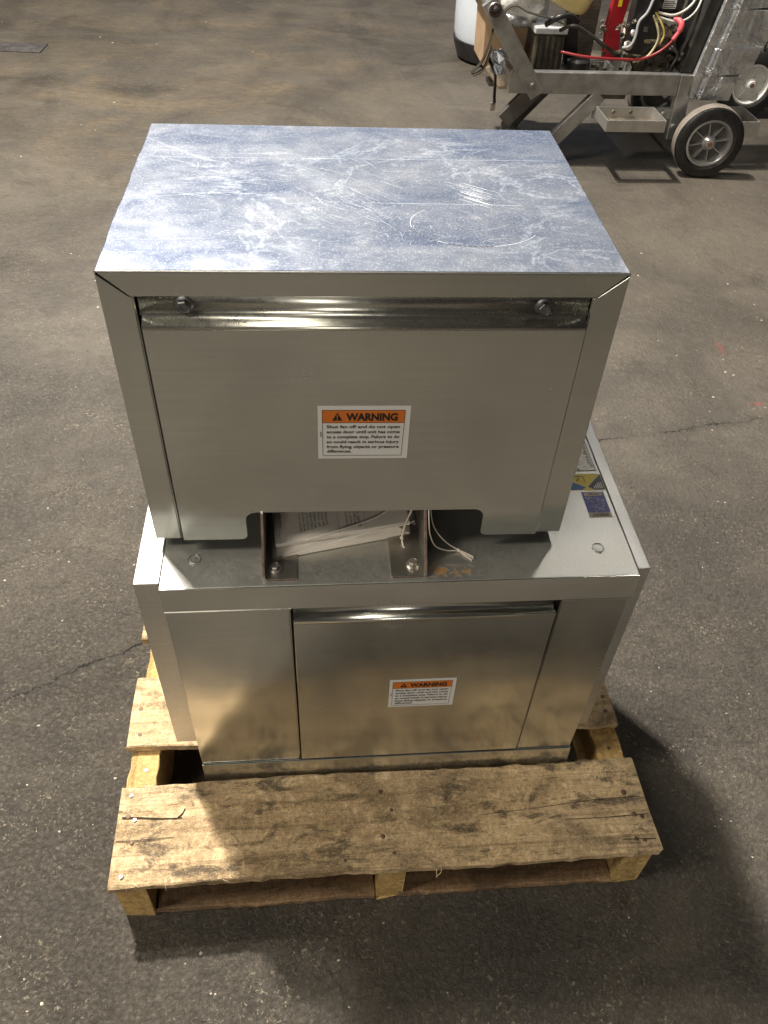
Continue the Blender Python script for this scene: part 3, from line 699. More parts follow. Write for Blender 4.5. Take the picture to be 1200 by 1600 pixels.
# ------------------------------------------------------------------ strings
def string_thing(label, strands, knot, tail):
    t_ = thing('tie_string', label, 'string', (LO[0] * KL, LO[1] * KL, CAMZ - (CAMZ - lt) * KL), LY, 'white strings hanging out under the upper cabinet'); t_['scale'] = KL
    for st in strands: tube('strand', spline(st, 6), .0011, M['string'], t_, 6)
    k = Vector(knot); o = lathe('knot', [(.0006, -.0035), (.0026, -.0022), (.0031, 0), (.0025, .0022), (.0006, .0034)], k, (.6, -.5, -.3), M['string'], t_, 10)
    for tl in tail: tube('frayed_end', spline(tl, 4), [.0011] * (4 * (len(tl) - 1)) + [.0016], M['string'], t_, 6)
    return t_
string_thing('short knotted white string dangling beside the booklet', [[(.030, .110, .7750), (.026, .100, .7250), (.0165, .0935, .6960), (.0125, .0900, .6760), (.0110, .0875, .6660)],
              [(.033, .110, .7750), (.028, .101, .7250), (.0185, .0945, .6980), (.0140, .0905, .6780), (.0115, .0880, .6665)]],
             (.0110, .0870, .6650), [[(.0112, .0862, .6640), (.0130, .0780, .6570), (.0160, .0690, .6545)], [(.0108, .0862, .6638), (.0122, .0780, .6570), (.0140, .0690, .6545)]])
string_thing('longer looped white string with frayed ends right of the rail', [[(.0530, .095, .7750), (.0560, .090, .7250), (.0620, .083, .6960), (.0740, .0730, .6800), (.0890, .0690, .6650), (.1040, .0640, .6570)],
              [(.0490, .098, .7750), (.0500, .060, .7200), (.0540, .052, .7000), (.0640, .0530, .6780), (.0850, .0580, .6620), (.1040, .0630, .6565)]],
             (.1050, .0630, .6565), [[(.106, .062, .6560), (.116, .054, .6550), (.1285, .0455, .6545)], [(.106, .0615, .6560), (.114, .0520, .6550), (.1250, .0420, .6545)], [(.106, .063, .6565), (.118, .056, .6555), (.1290, .0485, .6545)]])

# ------------------------------------------------------------------ pallet
PO, PY, PH = (.0507, .5801), .1188, .1520
PA = thing('wooden_pallet', 'weathered wooden pallet with dirty boards under the two cabinets', 'pallet', (PO[0], PO[1], 0), PY)
def rough_board(name, lo, hi, mat, ax=0, n=30, jit=.0016, skew=(0, 0)):
    """a sawn board: length along ax, ragged edges; skew shifts the two ends sideways"""
    v = []; f = []; o1 = 1 - ax
    ph = random.uniform(0, 6)
    for i in range(n + 1):
        t_ = i / n; l = lo[ax] + (hi[ax] - lo[ax]) * t_
        sk = skew[0] * (1 - t_) + skew[1] * t_
        e = lambda k=1: random.gauss(0, jit * .5) * k + .0012 * math.sin(ph + t_ * 9)
        a0, a1 = lo[o1] + sk + e(), hi[o1] + sk + e(); z0, z1 = lo[2], hi[2] + .0009 * math.sin(ph + t_ * 6)
        ends = i in (0, n)
        ll = l
        c = .0022
        ring = [(a0 + c, z0), (a1 - c, z0), (a1, z0 + c), (a1 + e(.3), z1 - c), (a1 - c, z1), ((a0 + a1) / 2, z1 + random.gauss(0, .0003)), (a0 + c + abs(e(.6)), z1), (a0 + e(.3), z1 - c), (a0, z0 + c)]
        for a, z in ring:
            lx_ = ll + (random.gauss(0, .0025) if ends else 0)
            v.append((lx_, a, z) if ax == 0 else (a, lx_, z))
    R = 9
    for i in range(n):
        for k in range(R): f.append((i * R + k, i * R + (k + 1) % R, (i + 1) * R + (k + 1) % R, (i + 1) * R + k))
    f += [tuple(range(R)), tuple(range(n * R, n * R + R))]
    return mesh(name, v, f, mat, PA)
TD, TB = .0200, .0170
zs0, zs1 = .0006, PH - TD - .0004
rough_board('deck_board', (-.508, 0, PH - TD), (.508, .1905, PH), M['board'], 0, 60, .0022)
rough_board('deck_board', (-.514, .272, PH - TD), (.502, .436, PH), M['board2'], 0, 50)
rough_board('deck_board', (-.517, .538, PH - TD), (.503, .690, PH), M['board'], 0, 40)
rough_board('deck_board', (-.510, .790, PH - TD), (.508, .950, PH), M['board2'], 0, 40)
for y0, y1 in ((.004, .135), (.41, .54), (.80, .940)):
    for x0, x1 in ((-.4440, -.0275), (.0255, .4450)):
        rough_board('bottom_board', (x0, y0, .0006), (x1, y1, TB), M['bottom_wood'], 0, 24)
for x0, x1 in ((-.503, -.446), (.447, .502)):
    rough_board('stringer', (x0, .004, zs0), (x1, .945, zs1), M['string_wood'], 1, 40, .0022)
rough_board('stringer', (-.026, .004, zs0), (.024, .945, zs1), M['string_wood'], 1, 40, .002)
# dark knot in the chewed left stringer end, chipped fibres, nails, splits
lathe('knot', [(.0105, 0), (.0075, .0014), (.0004, .0018)], (-.4570, .0052, .072), (0, -1, 0), plain('wood_knot', (.05, .035, .02), .8), PA, 14)
for (x, y, m_, r) in ((-.489, .170, 'nail2', .0042), (-.489, .128, 'nail', .0048), (-.476, .121, 'nail2', .0044), (-.476, .078, 'nail', .0042), (-.486, .017, 'nail2', .0044),
                      (.470, .118, 'nail', .0055), (.478, .073, 'nail', .0048), (.492, .068, 'nail', .0044), (.468, .026, 'nail', .0042), (.483, .023, 'nail', .0036), (.424, .152, 'nail2', .0030),
                      (-.010, .148, 'nail', .0046), (.008, .110, 'nail', .0034), (-.012, .060, 'nail', .0044), (.006, .028, 'nail', .0034), (-.085, .020, 'nail', .003),
                      (-.496, .36, 'nail', .0042), (-.490, .300, 'nail', .004), (.485, .300, 'nail', .0045), (.488, .335, 'nail', .0045)):
    lathe('nail', [(r, 0), (r, .0006), (r * .6, .0012), (r * .05, .0012)], (x, y, PH + .0008), (0, 0, 1), M[m_], PA, 12)
lathe('nail', [(.0042, 0), (.004, .0008), (.0004, .001)], (.4750, .225, zs1 + .0012), (0, 0, 1), M['nail'], PA, 12)
lathe('nail', [(.0034, 0), (.003, .0008), (.0004, .001)], (-.4720, .232, zs1 + .0012), (0, 0, 1), M['nail2'], PA, 12)
split = plain('dark_split', (.018, .012, .008), .9)
def split_strip(pts, w):
    s = Sheet((0, 0, PH + .0016), (1, 0, 0), (0, 1, 0))
    for k, (a, b) in enumerate(zip(pts[:-1], pts[1:])): s.line([a, b], w * (1 - k / len(pts) * .7))
    s.build('split', split, PA)
split_strip([(-.500, .126), (-.47, .1245), (-.43, .1205), (-.40, .1190), (-.388, .1200)], .0030)
split_strip([(-.397, .1190), (-.388, .128), (-.384, .138)], .0022)
split_strip([(-.505, .082), (-.48, .081), (-.40, .083)], .0014)
split_strip([(.50, .108), (.40, .106), (.30, .098), (.18, .090)], .0012)
split_strip([(.505, .072), (.42, .070), (.34, .071)], .0014)
split_strip([(.505, .024), (.44, .026)], .0016)
spl = plain('pale_splinter', (.62, .49, .31), .8, 0, .2)
for i in range(34):
    x = random.choice((random.uniform(-.50, -.40), random.uniform(-.5, .5), random.uniform(-.5, .5)))
    back = random.random() < .45
    y = .1905 if back else .001; L = random.uniform(.006, .020); a = random.uniform(-.9, .9) + (PI / 2 if back and random.random() < .6 else (0 if random.random() < .6 else -PI / 2)); w = random.uniform(.0005, .0012)
    z = PH - random.uniform(-.0005, .006)
    d = Vector((math.cos(a), math.sin(a) * .6, random.uniform(-.3, .4))) * L; p = Vector((x, y, z)); q = Vector((0, 0, 1)) * w
    mesh('splinter', [p + q, p - q, p + Vector((w, w, 0)), p + d], [(0, 1, 2), (0, 1, 3), (1, 2, 3), (2, 0, 3)], spl, PA)
tube('straw', spline([(.086, .004, PH - .001), (.082, -.006, PH - .010), (.084, -.011, PH - .028)], 4), .0008, spl, PA, 5)
tube('straw', spline([(.090, .004, PH - .001), (.090, -.008, PH - .008), (.081, -.012, PH - .020)], 4), .0007, spl, PA, 5)

# ------------------------------------------------------------------ steel plate let into the far floor
fp = thing('floor_plate', 'thin dark steel cover plate bolted to the floor far left', 'plate', (-2.62, 5.83, 0), .06)
box('plate_sheet', (-.34, -.095, .0006), (.20, .095, .008), plain('dark_plate', (.15, .135, .13), .40, .5, .35), fp, .002)
for x in (-.22, -.02, .15): lathe('plate_screw', [(.011, 0), (.011, .003), (.006, .005), (.0005, .005)], (x, -.06, .008), (0, 0, 1), M['nail2'], fp, 12)

# ------------------------------------------------------------------ engine cart in the background
CO, CY = (1.564, 4.41), .116
steel = plain('bare_painted_steel', (.36, .35, .335), .36, .7, .30, 12)
steel_d = plain('dark_channel_steel', (.16, .15, .14), .45, .6, .3, 9)
alu = plain('tray_aluminium', (.58, .56, .53), .42, .85, .12, 20)
rub = plain('black_rubber', (.014, .013, .013), .32, 0, .4, 30)
rub_t = plain('dusty_tread', (.20, .17, .14), .75, 0, .2, 20)
blk = plain('black_plastic', (.016, .016, .017), .36, 0, .4, 20)
blk2 = plain('oily_black_casting', (.035, .032, .028), .45, .3, .5, 16)
grm = plain('grimy_engine_metal', (.17, .145, .11), .5, .6, .55, 14)
redp = plain('red_paint', (.30, .012, .018), .35, 0, .25, 10)
redc = plain('red_cable', (.22, .018, .02), .4, 0, .2)
pink = plain('red_terminal_boot', (.62, .10, .12), .45, 0, .15)
K_ = thing('engine_cart', 'bare steel two-wheeled cart carrying an old engine, behind the cabinets', 'cart', (CO[0], CO[1], 0), CY)
# frame
def chan(name, lo, hi, mat=steel, bevel=.004): return box(name, lo, hi, mat, K_, bevel)
chan('frame_beam', (-1.075, 0, .352), (-.215, .045, .450))
chan('frame_beam', (-1.075, .56, .352), (-.10, .605, .450))
chan('cross_member', (-1.070, .046, .36), (-1.02, .559, .44)); chan('cross_member', (-.28, .046, .36), (-.22, .559, .44))
box('deck_plate', (-1.01, .046, .395), (-.285, .559, .405), plain('greasy_deck_plate', (.15, .125, .095), .5, .4, .5, 8), K_, 0)
mesh('wheel_post', [(-.2145, -.004, .448), (-.150, -.004, .448), (-.130, -.004, .143), (-.206, -.004, .143), (-.2145, .046, .448), (-.150, .046, .448), (-.130, .046, .143), (-.206, .046, .143)],
     [(0, 1, 2, 3), (7, 6, 5, 4), (0, 4, 5, 1), (1, 5, 6, 2), (2, 6, 7, 3), (3, 7, 4, 0)], steel, K_, bevel=.003)
chan('lower_rail', (-.62, .004, .238), (-.207, .030, .292)); chan('hanger', (-.50, .30, .24), (-.36, .34, .352), grm, .003)
def bar(name, p, q, w, th, y, mat=steel):
    a, b = Vector((p[0], 0, p[1])), Vector((q[0], 0, q[1])); d = (b - a).normalized(); nn = Vector((-d.z, 0, d.x)) * w / 2
    P = [a + nn, b + nn, b - nn, a - nn]
    v = [(r.x, y, r.z) for r in P] + [(r.x, y + th, r.z) for r in P]
    return mesh(name, v, [(0, 1, 2, 3), (7, 6, 5, 4), (0, 4, 5, 1), (1, 5, 6, 2), (2, 6, 7, 3), (3, 7, 4, 0)], mat, K_, bevel=.004)
bar('handle_arm', (-.930, .352), (-1.225, .750), .076, .028, -.030)
bar('handle_arm', (-.930, .352), (-1.225, .750), .076, .028, .607)
tube('handle_bar', [(-1.195, -.045, .716), (-1.195, .645, .716)], .030, steel, K_, 18)
lathe('handle_bore', [(.030, 0), (.030, .003), (.019, .004), (.018, -.02), (.0004, -.02)], (-1.195, -.045, .716), (0, -1, 0), plain('dark_bore', (.05, .03, .025), .7, .2), K_, 18)
for x, z in ((-.965, .400), (-.19, .21), (-.26, .27)): lathe('frame_bolt', [(.012, 0), (.012, .006), (.008, .009), (.0005, .009)], (x, -.031 if x < -.9 else -.005, z), (0, -1, 0), steel, K_, 12)
# splayed prop legs reaching the floor
bar('prop_leg', (-.600, .3515), (-.905, .010), .070, .040, .002)
bar('prop_leg', (-.600, .3515), (-.905, .010), .070, .040, .562, steel_d)
chan('prop_foot', (-.945, -.01, .0006), (-.875, .615, .012), steel_d, .002)
bar('front_stay', (-.84, .3515), (-1.03, .150), .085, .040, .20, steel_d)
lathe('red_stop', [(.020, 0), (.022, .01), (.022, .085), (.016, .095), (.0005, .095)], (-1.02, .22, .0006), (0, 0, 1), redp, K_, 16)
bar('front_stay', (-1.02, .145), (-1.02, .094), .030, .02, .212, steel_d)
# open trays hung on both sides of the post
def tray(x0, x1, y0, y1, z0, z1):
    t_ = .006
    tr = box('tray', (x0, y1 - t_, z0), (x1, y1, z1), alu, K_, .001)
    box('tray_side', (x0, y0, z0), (x1, y0 + t_, z1), alu, tr, .001)
    for a in (x0, x1 - t_): box('tray_side', (a, y0 + t_ + .0005, z0), (a + t_, y1 - t_ - .0005, z1 - .0005), alu, tr, .001)
    box('tray_lip', (x0 + t_ + .0005, y0 + t_ + .0005, z0), (x1 - t_ - .0005, y0 + .045, z0 + .003), alu, tr, 0)
    box('tray_lip', (x0 + t_ + .0005, y1 - .05, z0), (x1 - t_ - .0005, y1 - t_ - .0005, z0 + .003), grm, tr, 0)
    for k in (.3, .6): lathe('tray_bolt', [(.010, 0), (.010, .004), (.006, .007), (.0005, .007)], (x0 + (x1 - x0) * k, y1 - t_, (z0 + z1) / 2 + .004), (0, -1, 0), grm, tr, 10)
grm0 = None
tray(-.612, -.312, -.20, -.001, .246, .300); tray(.020, .262, -.03, .20, .168, .245)
# wheel
def wheel(parent, cen, ax, R, w, rim_m, tyre_m, tread_m, spokes=8, rim_r=.112, disc_m=None):
    cen = Vector(cen); ax = Vector(ax).normalized()
    hw_ = w / 2
    ty = lathe('tyre', [(rim_r, hw_ * .80), (rim_r + .012, hw_), (R - .022, hw_), (R - .007, hw_ * .86), (R - .001, hw_ * .55), (R - .001, -hw_ * .55), (R - .007, -hw_ * .86), (R - .022, -hw_), (rim_r + .012, -hw_), (rim_r, -hw_ * .8)], cen, ax, tyre_m, parent, 48, closed=True)
    lathe('tread', [(R - .0015, hw_ * .66), (R + .001, hw_ * .52), (R + .001, -hw_ * .52), (R - .0015, -hw_ * .66)], cen, ax, tread_m, ty, 48, closed=True)
    rm = lathe('rim', [(rim_r, hw_ * .82), (rim_r - .010, hw_ * .86), (rim_r - .018, hw_ * .55), (rim_r - .022, hw_ * .02), (rim_r - .018, -hw_ * .5), (rim_r, -hw_ * .5)], cen, ax, rim_m, parent, 40, closed=True)
    lathe('wheel_disc', [(rim_r - .019, hw_ * .02), (.034, hw_ * .0), (.034, -hw_ * .2), (rim_r - .019, -hw_ * .2)], cen, ax, disc_m or rim_m, rm, 40, closed=True)
    lathe('hub', [(.0345, -hw_ * .2), (.0345, hw_ * .60), (.027, hw_ * .72), (.021, hw_ * .95), (.006, hw_ * .98), (.0005, hw_ * .98)], cen, ax, rim_m, rm, 28)
    N = ax.orthogonal().normalized(); B_ = ax.cross(N)
    for k in range(spokes):
        a = 2 * PI * k / spokes + .2; d = N * math.cos(a) + B_ * math.sin(a); tn = ax.cross(d)
        p0, p1 = cen + d * .034, cen + d * (rim_r - .020); h0, h1 = ax * hw_ * -.05, ax * hw_ * .46; q = tn * .0045
        mesh('spoke', [p0 - q + h0, p0 + q + h0, p1 + q + h0, p1 - q + h0, p0 - q * .5 + h1, p0 + q * .5 + h1, p1 + q * .5 + h1, p1 - q * .5 + h1], [(0, 3, 2, 1), (4, 5, 6, 7), (0, 1, 5, 4), (1, 2, 6, 5), (2, 3, 7, 6), (3, 0, 4, 7)], rim_m, rm)
    lathe('axle_end', [(.012, hw_ * .99), (.012, hw_ * 1.08), (.0005, hw_ * 1.08)], cen, ax, plain('rusty_axle', (.30, .16, .10), .6, .5), rm, 14)
    return ty
rim_g = plain('grey_cast_rim', (.46, .45, .44), .34, .7, .2, 20); disc_g = plain('dark_wheel_disc', (.10, .095, .09), .5, .4, .3, 20)
wheel(K_, (-.030, -.105, .1745), (-.10, -1, 0), .172, .090, rim_g, rub, rub_t, 8, .114, disc_g)
tube('axle', [(-.030, -.06, .1745), (-.030, .66, .1745)], .012, steel_d, K_, 12)
wheel(K_, (-.030, .700, .1745), (-.10, 1, 0), .172, .090, rim_g, rub, rub_t, 8, .114, disc_g)
# engine and its clutter, one part per piece
def blob(name, lo, hi, mat, n=5, amp=.01, parent=None, bevel=.008):
    """a casting: a box cut into facets with uneven faces"""
    bm = bmesh.new(); bmesh.ops.create_cube(bm, size=1.0); bmesh.ops.subdivide_edges(bm, edges=bm.edges[:], cuts=n, use_grid_fill=True)
    for q in bm.verts:
        q.co = Vector([lo[i] + (q.co[i] + .5) * (hi[i] - lo[i]) for i in range(3)]) + Vector([random.gauss(0, amp) for _ in range(3)])
    me = bpy.data.meshes.new(name); bm.to_mesh(me); bm.free(); me.materials.append(mat)
    o = bpy.data.objects.new(name, me); C.objects.link(o); o.parent = parent or K_; return o
blob('engine_block', (-.46, .16, .406), (-.24, .50, .60), grm, 6, .010)
blob('crankcase', (-.40, .12, .406), (-.25, .17, .50), grm, 4, .010)
lathe('starter_motor', [(.0005, 0), (.034, .004), (.036, .02), (.036, .12), (.026, .13), (.026, .16), (.0005, .162)], (-.43, .12, .615), (1, 0, -.08), plain('starter_tan', (.26, .22, .15), .45, .5, .3), K_, 22)
lathe('oil_filter', [(.0005, 0), (.026, .003), (.027, .02), (.027, .09), (.0005, .092)], (-.42, .10, .575), (1, 0, -.02), plain('filter_drab', (.22, .19, .13), .5, .3, .3), K_, 20)
prism('blower_cover', [(-.495, .520), (-.360, .508), (-.345, .60), (-.385, .650), (-.375, .80), (-.50, .80), (-.505, .65)], .075, .14, blk, K_, 'y', .006)
for i in range(7):
    z = .755 + i * .014; box('cooling_fin', (-.365, .12, z), (-.23, .30, z + .006), grm, K_, .001)
blob('cylinder_head', (-.36, .14, .66), (-.24, .32, .752), blk2, 4, .006)
box('rating_sticker', (-.350, .118, .705), (-.285, .1195, .740), M['white_label'], K_, 0)
for i in range(4): box('sticker_print', (-.347, .1165, .709 + i * .008), (-.288 - .008 * (i % 2), .1175, .712 + i * .008), M['ink'], K_, 0)
prism('red_support', [(-.560, .455), (-.478, .455), (-.500, .60), (-.475, .82), (-.560, .82), (-.575, .60)], .205, .245, redp, K_, 'y', .004)
box('red_support_print', (-.540, .2035, .690), (-.522, .2045, .735), M['yellow'], K_, 0)
# perforated guard: a drilled sheet, each hole a dark pit
mg = box('perforated_guard', (-.675, .36, .41), (-.575, .372, .82), grm, K_, .002)
for i in range(9):
    for j in range(22):
        x = -.668 + i * .0108 + (.005 if j % 2 else 0); z = .46 + j * .0165
        if x < -.578: lathe('perforation', [(.0036, 0), (.0020, .0008), (.0002, .0008)], (x, .3592, z), (0, -1, 0), M['dark'], mg, 6, smooth=False)
prism('upright_bracket', [(-.735, .41), (-.665, .41), (-.70, .60), (-.69, .82), (-.79, .82), (-.76, .60)], .28, .32, blk, K_, 'y', .004)
lathe('rubber_mount', [(.055, 0), (.058, .01), (.058, .045), (.045, .055), (.0005, .056)], (-.685, .20, .4055), (0, 0, 1), blk, K_, 20)
for x in (-.565, -.475): box('channel_bracket', (x, .04, .4055), (x + .012, .16, .470), steel, K_, .001)
box('channel_bracket', (-.5525, .155, .4055), (-.4755, .162, .468), steel, K_, .001)
bt = box('battery', (-.935, .16, .4056), (-.785, .36, .575), plain('grimy_battery_case', (.075, .062, .045), .32, 0, .6, 18), K_, .01)
box('battery_lid', (-.945, .15, .5756), (-.78, .37, .605), plain('battery_lid_grey', (.55, .55, .56), .3, .1, .2), bt, .006)
for i in range(5): box('battery_rib', (-.925 + i * .029, .152, .42), (-.915 + i * .029, .1595, .565), blk2, bt, .002)
lathe('battery_post', [(.012, 0), (.011, .022), (.0005, .024)], (-.80, .20, .6055), (0, 0, 1), M['zinc2'], bt, 14)
tube('red_cable', spline([(-.815, .10, .515), (-.72, .06, .508), (-.62, .05, .503), (-.50, .05, .500), (-.42, .045, .505), (-.35, .04, .535), (-.305, .035, .575), (-.280, .035, .610)], 6), .0065, redc, K_, 8)
tube('terminal_boot', spline([(-.293, .035, .592), (-.272, .035, .628), (-.266, .04, .658), (-.280, .06, .672), (-.300, .07, .672)], 5), [.010] * 6 + [.014] * 10 + [.011] * 5, pink, K_, 10)
for pts, r_, mt in (([(-.83, .13, .60), (-.78, .09, .63), (-.70, .09, .60), (-.61, .08, .55), (-.53, .08, .505)], .009, blk2),
                    ([(-.41, .09, .70), (-.38, .06, .65), (-.36, .05, .60), (-.37, .05, .55), (-.40, .05, .51), (-.46, .05, .49)], .006, plain('tan_wire', (.42, .36, .22), .5)),
                    ([(-.395, .08, .70), (-.355, .055, .65), (-.335, .05, .61), (-.345, .05, .57)], .005, plain('yellow_wire', (.48, .38, .10), .5)),
                    ([(-.40, .09, .70), (-.30, .07, .69), (-.22, .08, .74), (-.19, .12, .82)], .006, plain('pale_wire', (.55, .52, .46), .5)),
                    ([(-.40, .09, .685), (-.28, .06, .665), (-.20, .07, .71), (-.16, .12, .82)], .005, plain('pale_wire_b', (.50, .48, .44), .5)),
                    ([(-.52, .07, .545), (-.49, .05, .56), (-.475, .05, .60), (-.47, .06, .66), (-.44, .06, .70), (-.42, .07, .76)], .007, plain('grey_hose', (.32, .32, .33), .4)),
                    ([(-.90, .14, .62), (-.86, .10, .66), (-.80, .10, .67), (-.75, .12, .64)], .013, blk),
                    ([(-.22, .06, .42), (-.26, .05, .46), (-.24, .05, .52), (-.28, .06, .56)], .007, blk2)):
    tube('wire', spline(pts, 5), r_, mt, K_, 7)
lathe('chrome_clip', [(.020, 0), (.022, .005), (.014, .012), (.0005, .013)], (-.495, .07, .555), (0, -1, .6), M['zinc2'], K_, 16)
lathe('chrome_clip', [(.014, 0), (.016, .005), (.010, .010), (.0005, .011)], (-.482, .07, .610), (0, -1, .4), M['zinc2'], K_, 16)
for i in range(60):
    x, y, z = random.uniform(-.66, -.22), random.uniform(.05, .13), random.uniform(.42, .66); a = random.uniform(.006, .016)
    blob('grimy_fitting', (x, y, z), (x + a * 1.6, y + a, z + a * 1.3), random.choice((grm, grm, blk2, blk2, steel_d)), 1, .002)

# yellow jug lying on the engine, and other loose things on the cart
def cw(x, y, z):
    c, s = math.cos(CY), math.sin(CY); return (CO[0] + c * x - s * y, CO[1] + s * x + c * y, z)
J = thing('fuel_jug', 'yellowed plastic jug lying on top of the cart engine', 'jug', cw(-.80, .25, .632), CY)
def pillow(name, cx, cy, cz, sx, sy, sz, mat, parent, rot=(0, 0, 0), e=4.0, amp=.0, nu=20, nv=12):
    v = []; f = []; R_ = Matrix.Rotation(rot[0], 3, 'X') @ Matrix.Rotation(rot[1], 3, 'Y') @ Matrix.Rotation(rot[2], 3, 'Z')
    sg = lambda a, p: math.copysign(abs(a) ** p, a)
    for j in range(nv + 1):
        th = -PI / 2 + PI * j / nv
        for i in range(nu):
            ph = 2 * PI * i / nu; p = 2 / e
            q = Vector((sx * sg(math.cos(th), p) * sg(math.cos(ph), p), sy * sg(math.cos(th), p) * sg(math.sin(ph), p), sz * sg(math.sin(th), p)))
            q *= 1 + random.gauss(0, amp)
            v.append(R_ @ q + Vector((cx, cy, cz)))
    for j in range(nv):
        for i in range(nu): f.append((j * nu + i, j * nu + (i + 1) % nu, (j + 1) * nu + (i + 1) % nu, (j + 1) * nu + i))
    return mesh(name, v, f, mat, parent, smooth=True)
yel = plain('yellowed_plastic', (.66, .52, .22), .45, 0, .12, 12)
pillow('jug_body', 0.0, 0, .785, .15, .085, .105, yel, J, (0, .42, 0), 5, .004)
lathe('jug_cap', [(.022, 0), (.022, .03), (.0005, .031)], (-.150, 0, .86), (-.9, 0, .4), blk, J, 16)
Bg = thing('white_bag', 'crumpled white and silver bag strapped on the cart beside the battery', 'bag', cw(-1.0, .27, .58), CY)
pillow('bag_body', .0, 0, .69, .105, .075, .085, plain('white_crinkled_film', (.68, .66, .62), .3, .2, .3, 22), Bg, (.2, .5, .1), 3.2, .05, 26, 16)
pillow('bag_flap', -.02, -.01, .620, .08, .06, .032, plain('silver_crinkled_film', (.52, .52, .53), .25, .6, .35, 22), Bg, (.1, .2, .3), 3.0, .06, 22, 12)
St = thing('ratchet_strap', 'black webbing strap looped over the cart and hanging at its left end', 'strap', cw(-1.10, .0, .27), CY)
def ribbon(name, pts, w, mat, parent, up=(0, 1, 0)):
    P = spline(pts, 6); v = []; f = []; up = Vector(up) * w / 2
    for i, p in enumerate(P):
        t_ = (P[min(i + 1, len(P) - 1)] - P[max(0, i - 1)]).normalized(); nn = t_.cross(up).normalized() * .0018
        v += [p + up + nn, p - up + nn, p - up - nn, p + up - nn]
    for i in range(len(P) - 1):
        for k in range(4): f.append((i * 4 + k, i * 4 + (k + 1) % 4, i * 4 + 4 + (k + 1) % 4, i * 4 + 4 + k))
    f += [(0, 1, 2, 3), tuple(range(len(v) - 4, len(v)))]
    return mesh(name, v, f, mat, parent, smooth=False)
web = plain('black_webbing', (.030, .026, .018), .6, 0, .5, 90)
ribbon('strap_loop', [(-.06, .10, .64), (-.085, .05, .56), (-.115, .04, .48), (-.155, .05, .43), (-.145, .03, .425), (-.10, .03, .46), (-.075, .03, .55)], .034, web, St)
ribbon('strap_tail', [(-.085, .04, .50), (-.050, .02, .44), (-.045, .0, .40), (-.040, .0, .34), (-.035, .0, .30)], .030, web, St, (.55, .8, 0))
ribbon('strap_over', [(-.06, .10, .64), (.02, .13, .70), (.10, .12, .675), (.20, .12, .655), (.28, .13, .63)], .040, web, St)
blob('ratchet_buckle', (-.06, .03, .43), (.01, .10, .52), plain('buckle_steel', (.42, .44, .48), .3, .85, .3), 2, .006, St)
box('strap_hook', (-.055, -.005, .27), (-.030, .006, .31), M['zinc2'], St, .003); St.children[-1].location.z = -.27
for ch in St.children: ch.location.z = -.27
T = thing('taped_box', 'tall box wrapped in silver duct tape standing over the cart wheel', 'box', cw(.02, .08, .35), CY)
tape = NT('duct_tape')
nn = tape.noise(6, 3, .5, tape.mapped((1, 1, 1.6)), .8); n2 = tape.noise(22, 3, .5, None, 1.0)
tape.set(tape.mix(tape.mr(nn, .3, .7), (.50, .50, .51), (.78, .78, .79)), tape.mr(n2, .3, .7, .24, .42), .75, tape.bump(n2, .5, .008, tape.bump(nn, .8, .03)))
tp = tape.m
# leaning block, faceted where the tape overlaps
def lean(z): return .17 * (z - .35)
bands = [(.33, .445), (.44, .565), (.56, .735), (.73, .95)]
for i, (z0, z1) in enumerate(bands):
    o_ = .003 * (i % 2); xl, xr = -.125 - o_, (.075, .120, .135, .135)[i] + o_
    a, b = lean(z0), lean(z1 + .004)
    v = []
    for (zz, l) in ((z0, a), (z1 - .001, lean(z1))):
        j = lambda: random.gauss(0, .004)
        v += [(xl - .02 + l + j(), .075 + j(), zz), (xl + .045 + l + j(), .012 - o_ + j(), zz), (xr + l + j(), .010 - o_ + j(), zz + .02 * (i % 2)), (xr + .01 + l, .30, zz), (xl - .02 + l, .30, zz)]
    mesh('tape_band', v, [(0, 1, 6, 5), (1, 2, 7, 6), (2, 3, 8, 7), (3, 4, 9, 8), (4, 0, 5, 9), (0, 4, 3, 2, 1), (5, 6, 7, 8, 9)], tp, T, bevel=.004)
prism('dark_panel', [(-.215, .45), (-.150, .45), (-.075, .94), (-.135, .94)], .03, .26, blk2, T, 'y', .004)
prism('tape_fringe', [(-.165, .36), (-.125, .33), (-.045, .92), (-.075, .93)], -.004, .02, tp, T, 'y', .003)
for ch in T.children: ch.location.z = -.35
T.location = cw(0, 0, .35)

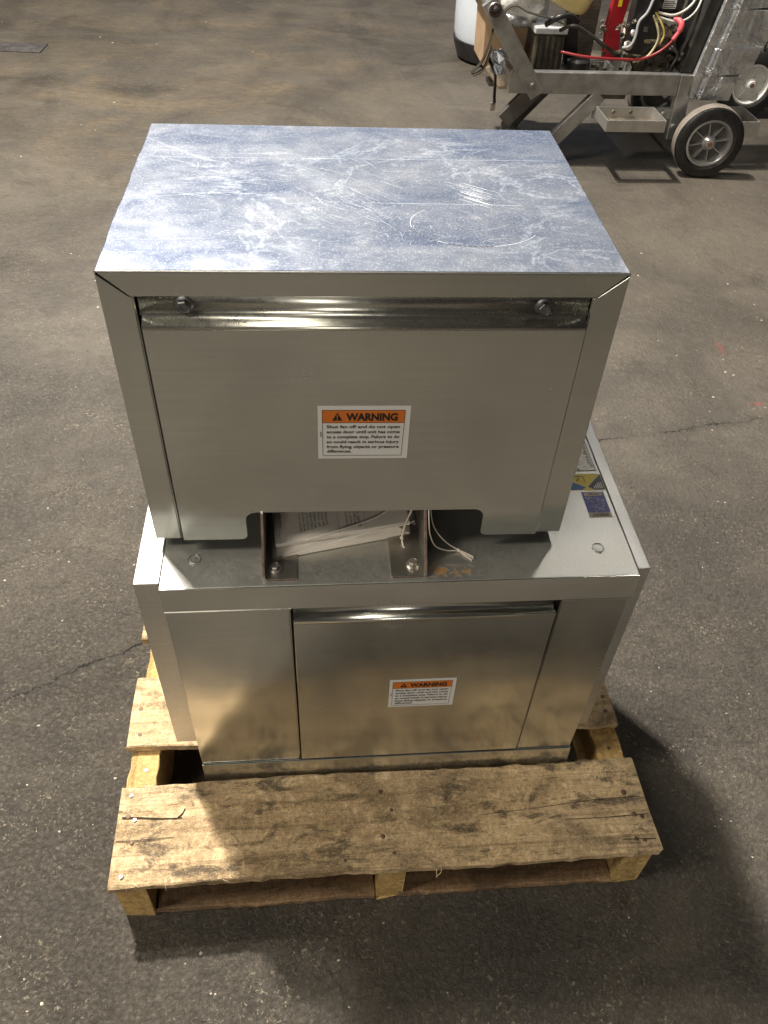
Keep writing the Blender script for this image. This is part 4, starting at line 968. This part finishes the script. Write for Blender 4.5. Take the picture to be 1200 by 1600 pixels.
# neighbours behind the cart
Wc = thing('trolley', 'black trolley wheel with white rim at the right edge, behind the taped box', 'wheel', (2.03, 5.26, 0), 0)
wheel(Wc, (0, 0, .187), (.12, -1, 0), .184, .085, plain('white_rim', (.74, .72, .68), .35, 0, .06), plain('knobby_rubber', (.018, .017, .016), .6, 0, .4), plain('knobby_tread', (.03, .028, .026), .8, 0, .4), 5, .112)
for k in range(30):
    a = 2 * PI * k / 30; c, s = math.cos(a), math.sin(a); R_ = .184
    for sd in (-1, 1):
        cx, cz, y = R_ * c, .187 + R_ * s, sd * .022 + R_ * c * .12 
        mesh('tread_block', [(cx - s * .008 * e1 + c * h, y + e2 * .012, cz + c * .008 * e1 + s * h) for h in (-.003, .006) for e1, e2 in ((-1, -1), (1, -1), (1, 1), (-1, 1))],
             [(0, 3, 2, 1), (4, 5, 6, 7), (0, 1, 5, 4), (1, 2, 6, 5), (2, 3, 7, 6), (3, 0, 4, 7)], rub, Wc).location.z += .0
box('trolley_axle_arm', (.00, .05, .18), (.06, .55, .24), blk2, Wc, .004)
blob('trolley_motor', (-.10, .06, .42), (.5, .6, .62), grm, 4, .012, Wc)
box('trolley_upright', (.02, .10, .20), (.07, .16, .46), blk2, Wc, .004)
Dr = thing('white_drum', 'white drum with a black bottom rim standing behind the cart handle', 'drum', (.60, 6.20, 0), 0)
lathe('drum_body', [(.295, .13), (.305, .17), (.308, .30), (.308, .92), (.300, .94), (.0005, .94)], (0, 0, 0), (0, 0, 1), plain('drum_white', (.62, .66, .72), .4, 0, .04), Dr, 48)
lathe('drum_base', [(.24, .001), (.275, .02), (.302, .10), (.306, .128), (.0005, .1285)], (0, 0, 0), (0, 0, 1), blk, Dr, 48)
Cb = thing('cardboard_box', 'brown cardboard box with clear tape on the left end of the cart', 'box', cw(-1.06, .30, .285), CY)
card = plain('cardboard', (.42, .28, .17), .6, 0, .12, 16)
prism('carton', [(-.105, .40), (.0, .285), (.10, .285), (.12, .85), (-.12, .85)], -.02, .24, card, Cb, 'y', .004)
prism('carton_tape', [(-.088, .385), (-.006, .300), (.03, .300), (.02, .375), (-.05, .40)], -.0235, -.0205, plain('clear_tape_glare', (.62, .50, .38), .15, 0, .2, 60), Cb, 'y', 0)
box('carton_shelf', (-.03, .10, .262), (.12, .20, .2845), steel_d, Cb, .002)
bar('carton_support', (-1.00, .351), (-1.05, .270), .05, .03, .40, steel_d)

print('objects', len(bpy.data.objects), 'tris', sum(len(p.vertices) - 2 for o in bpy.data.objects if o.type == 'MESH' for p in o.data.polygons))
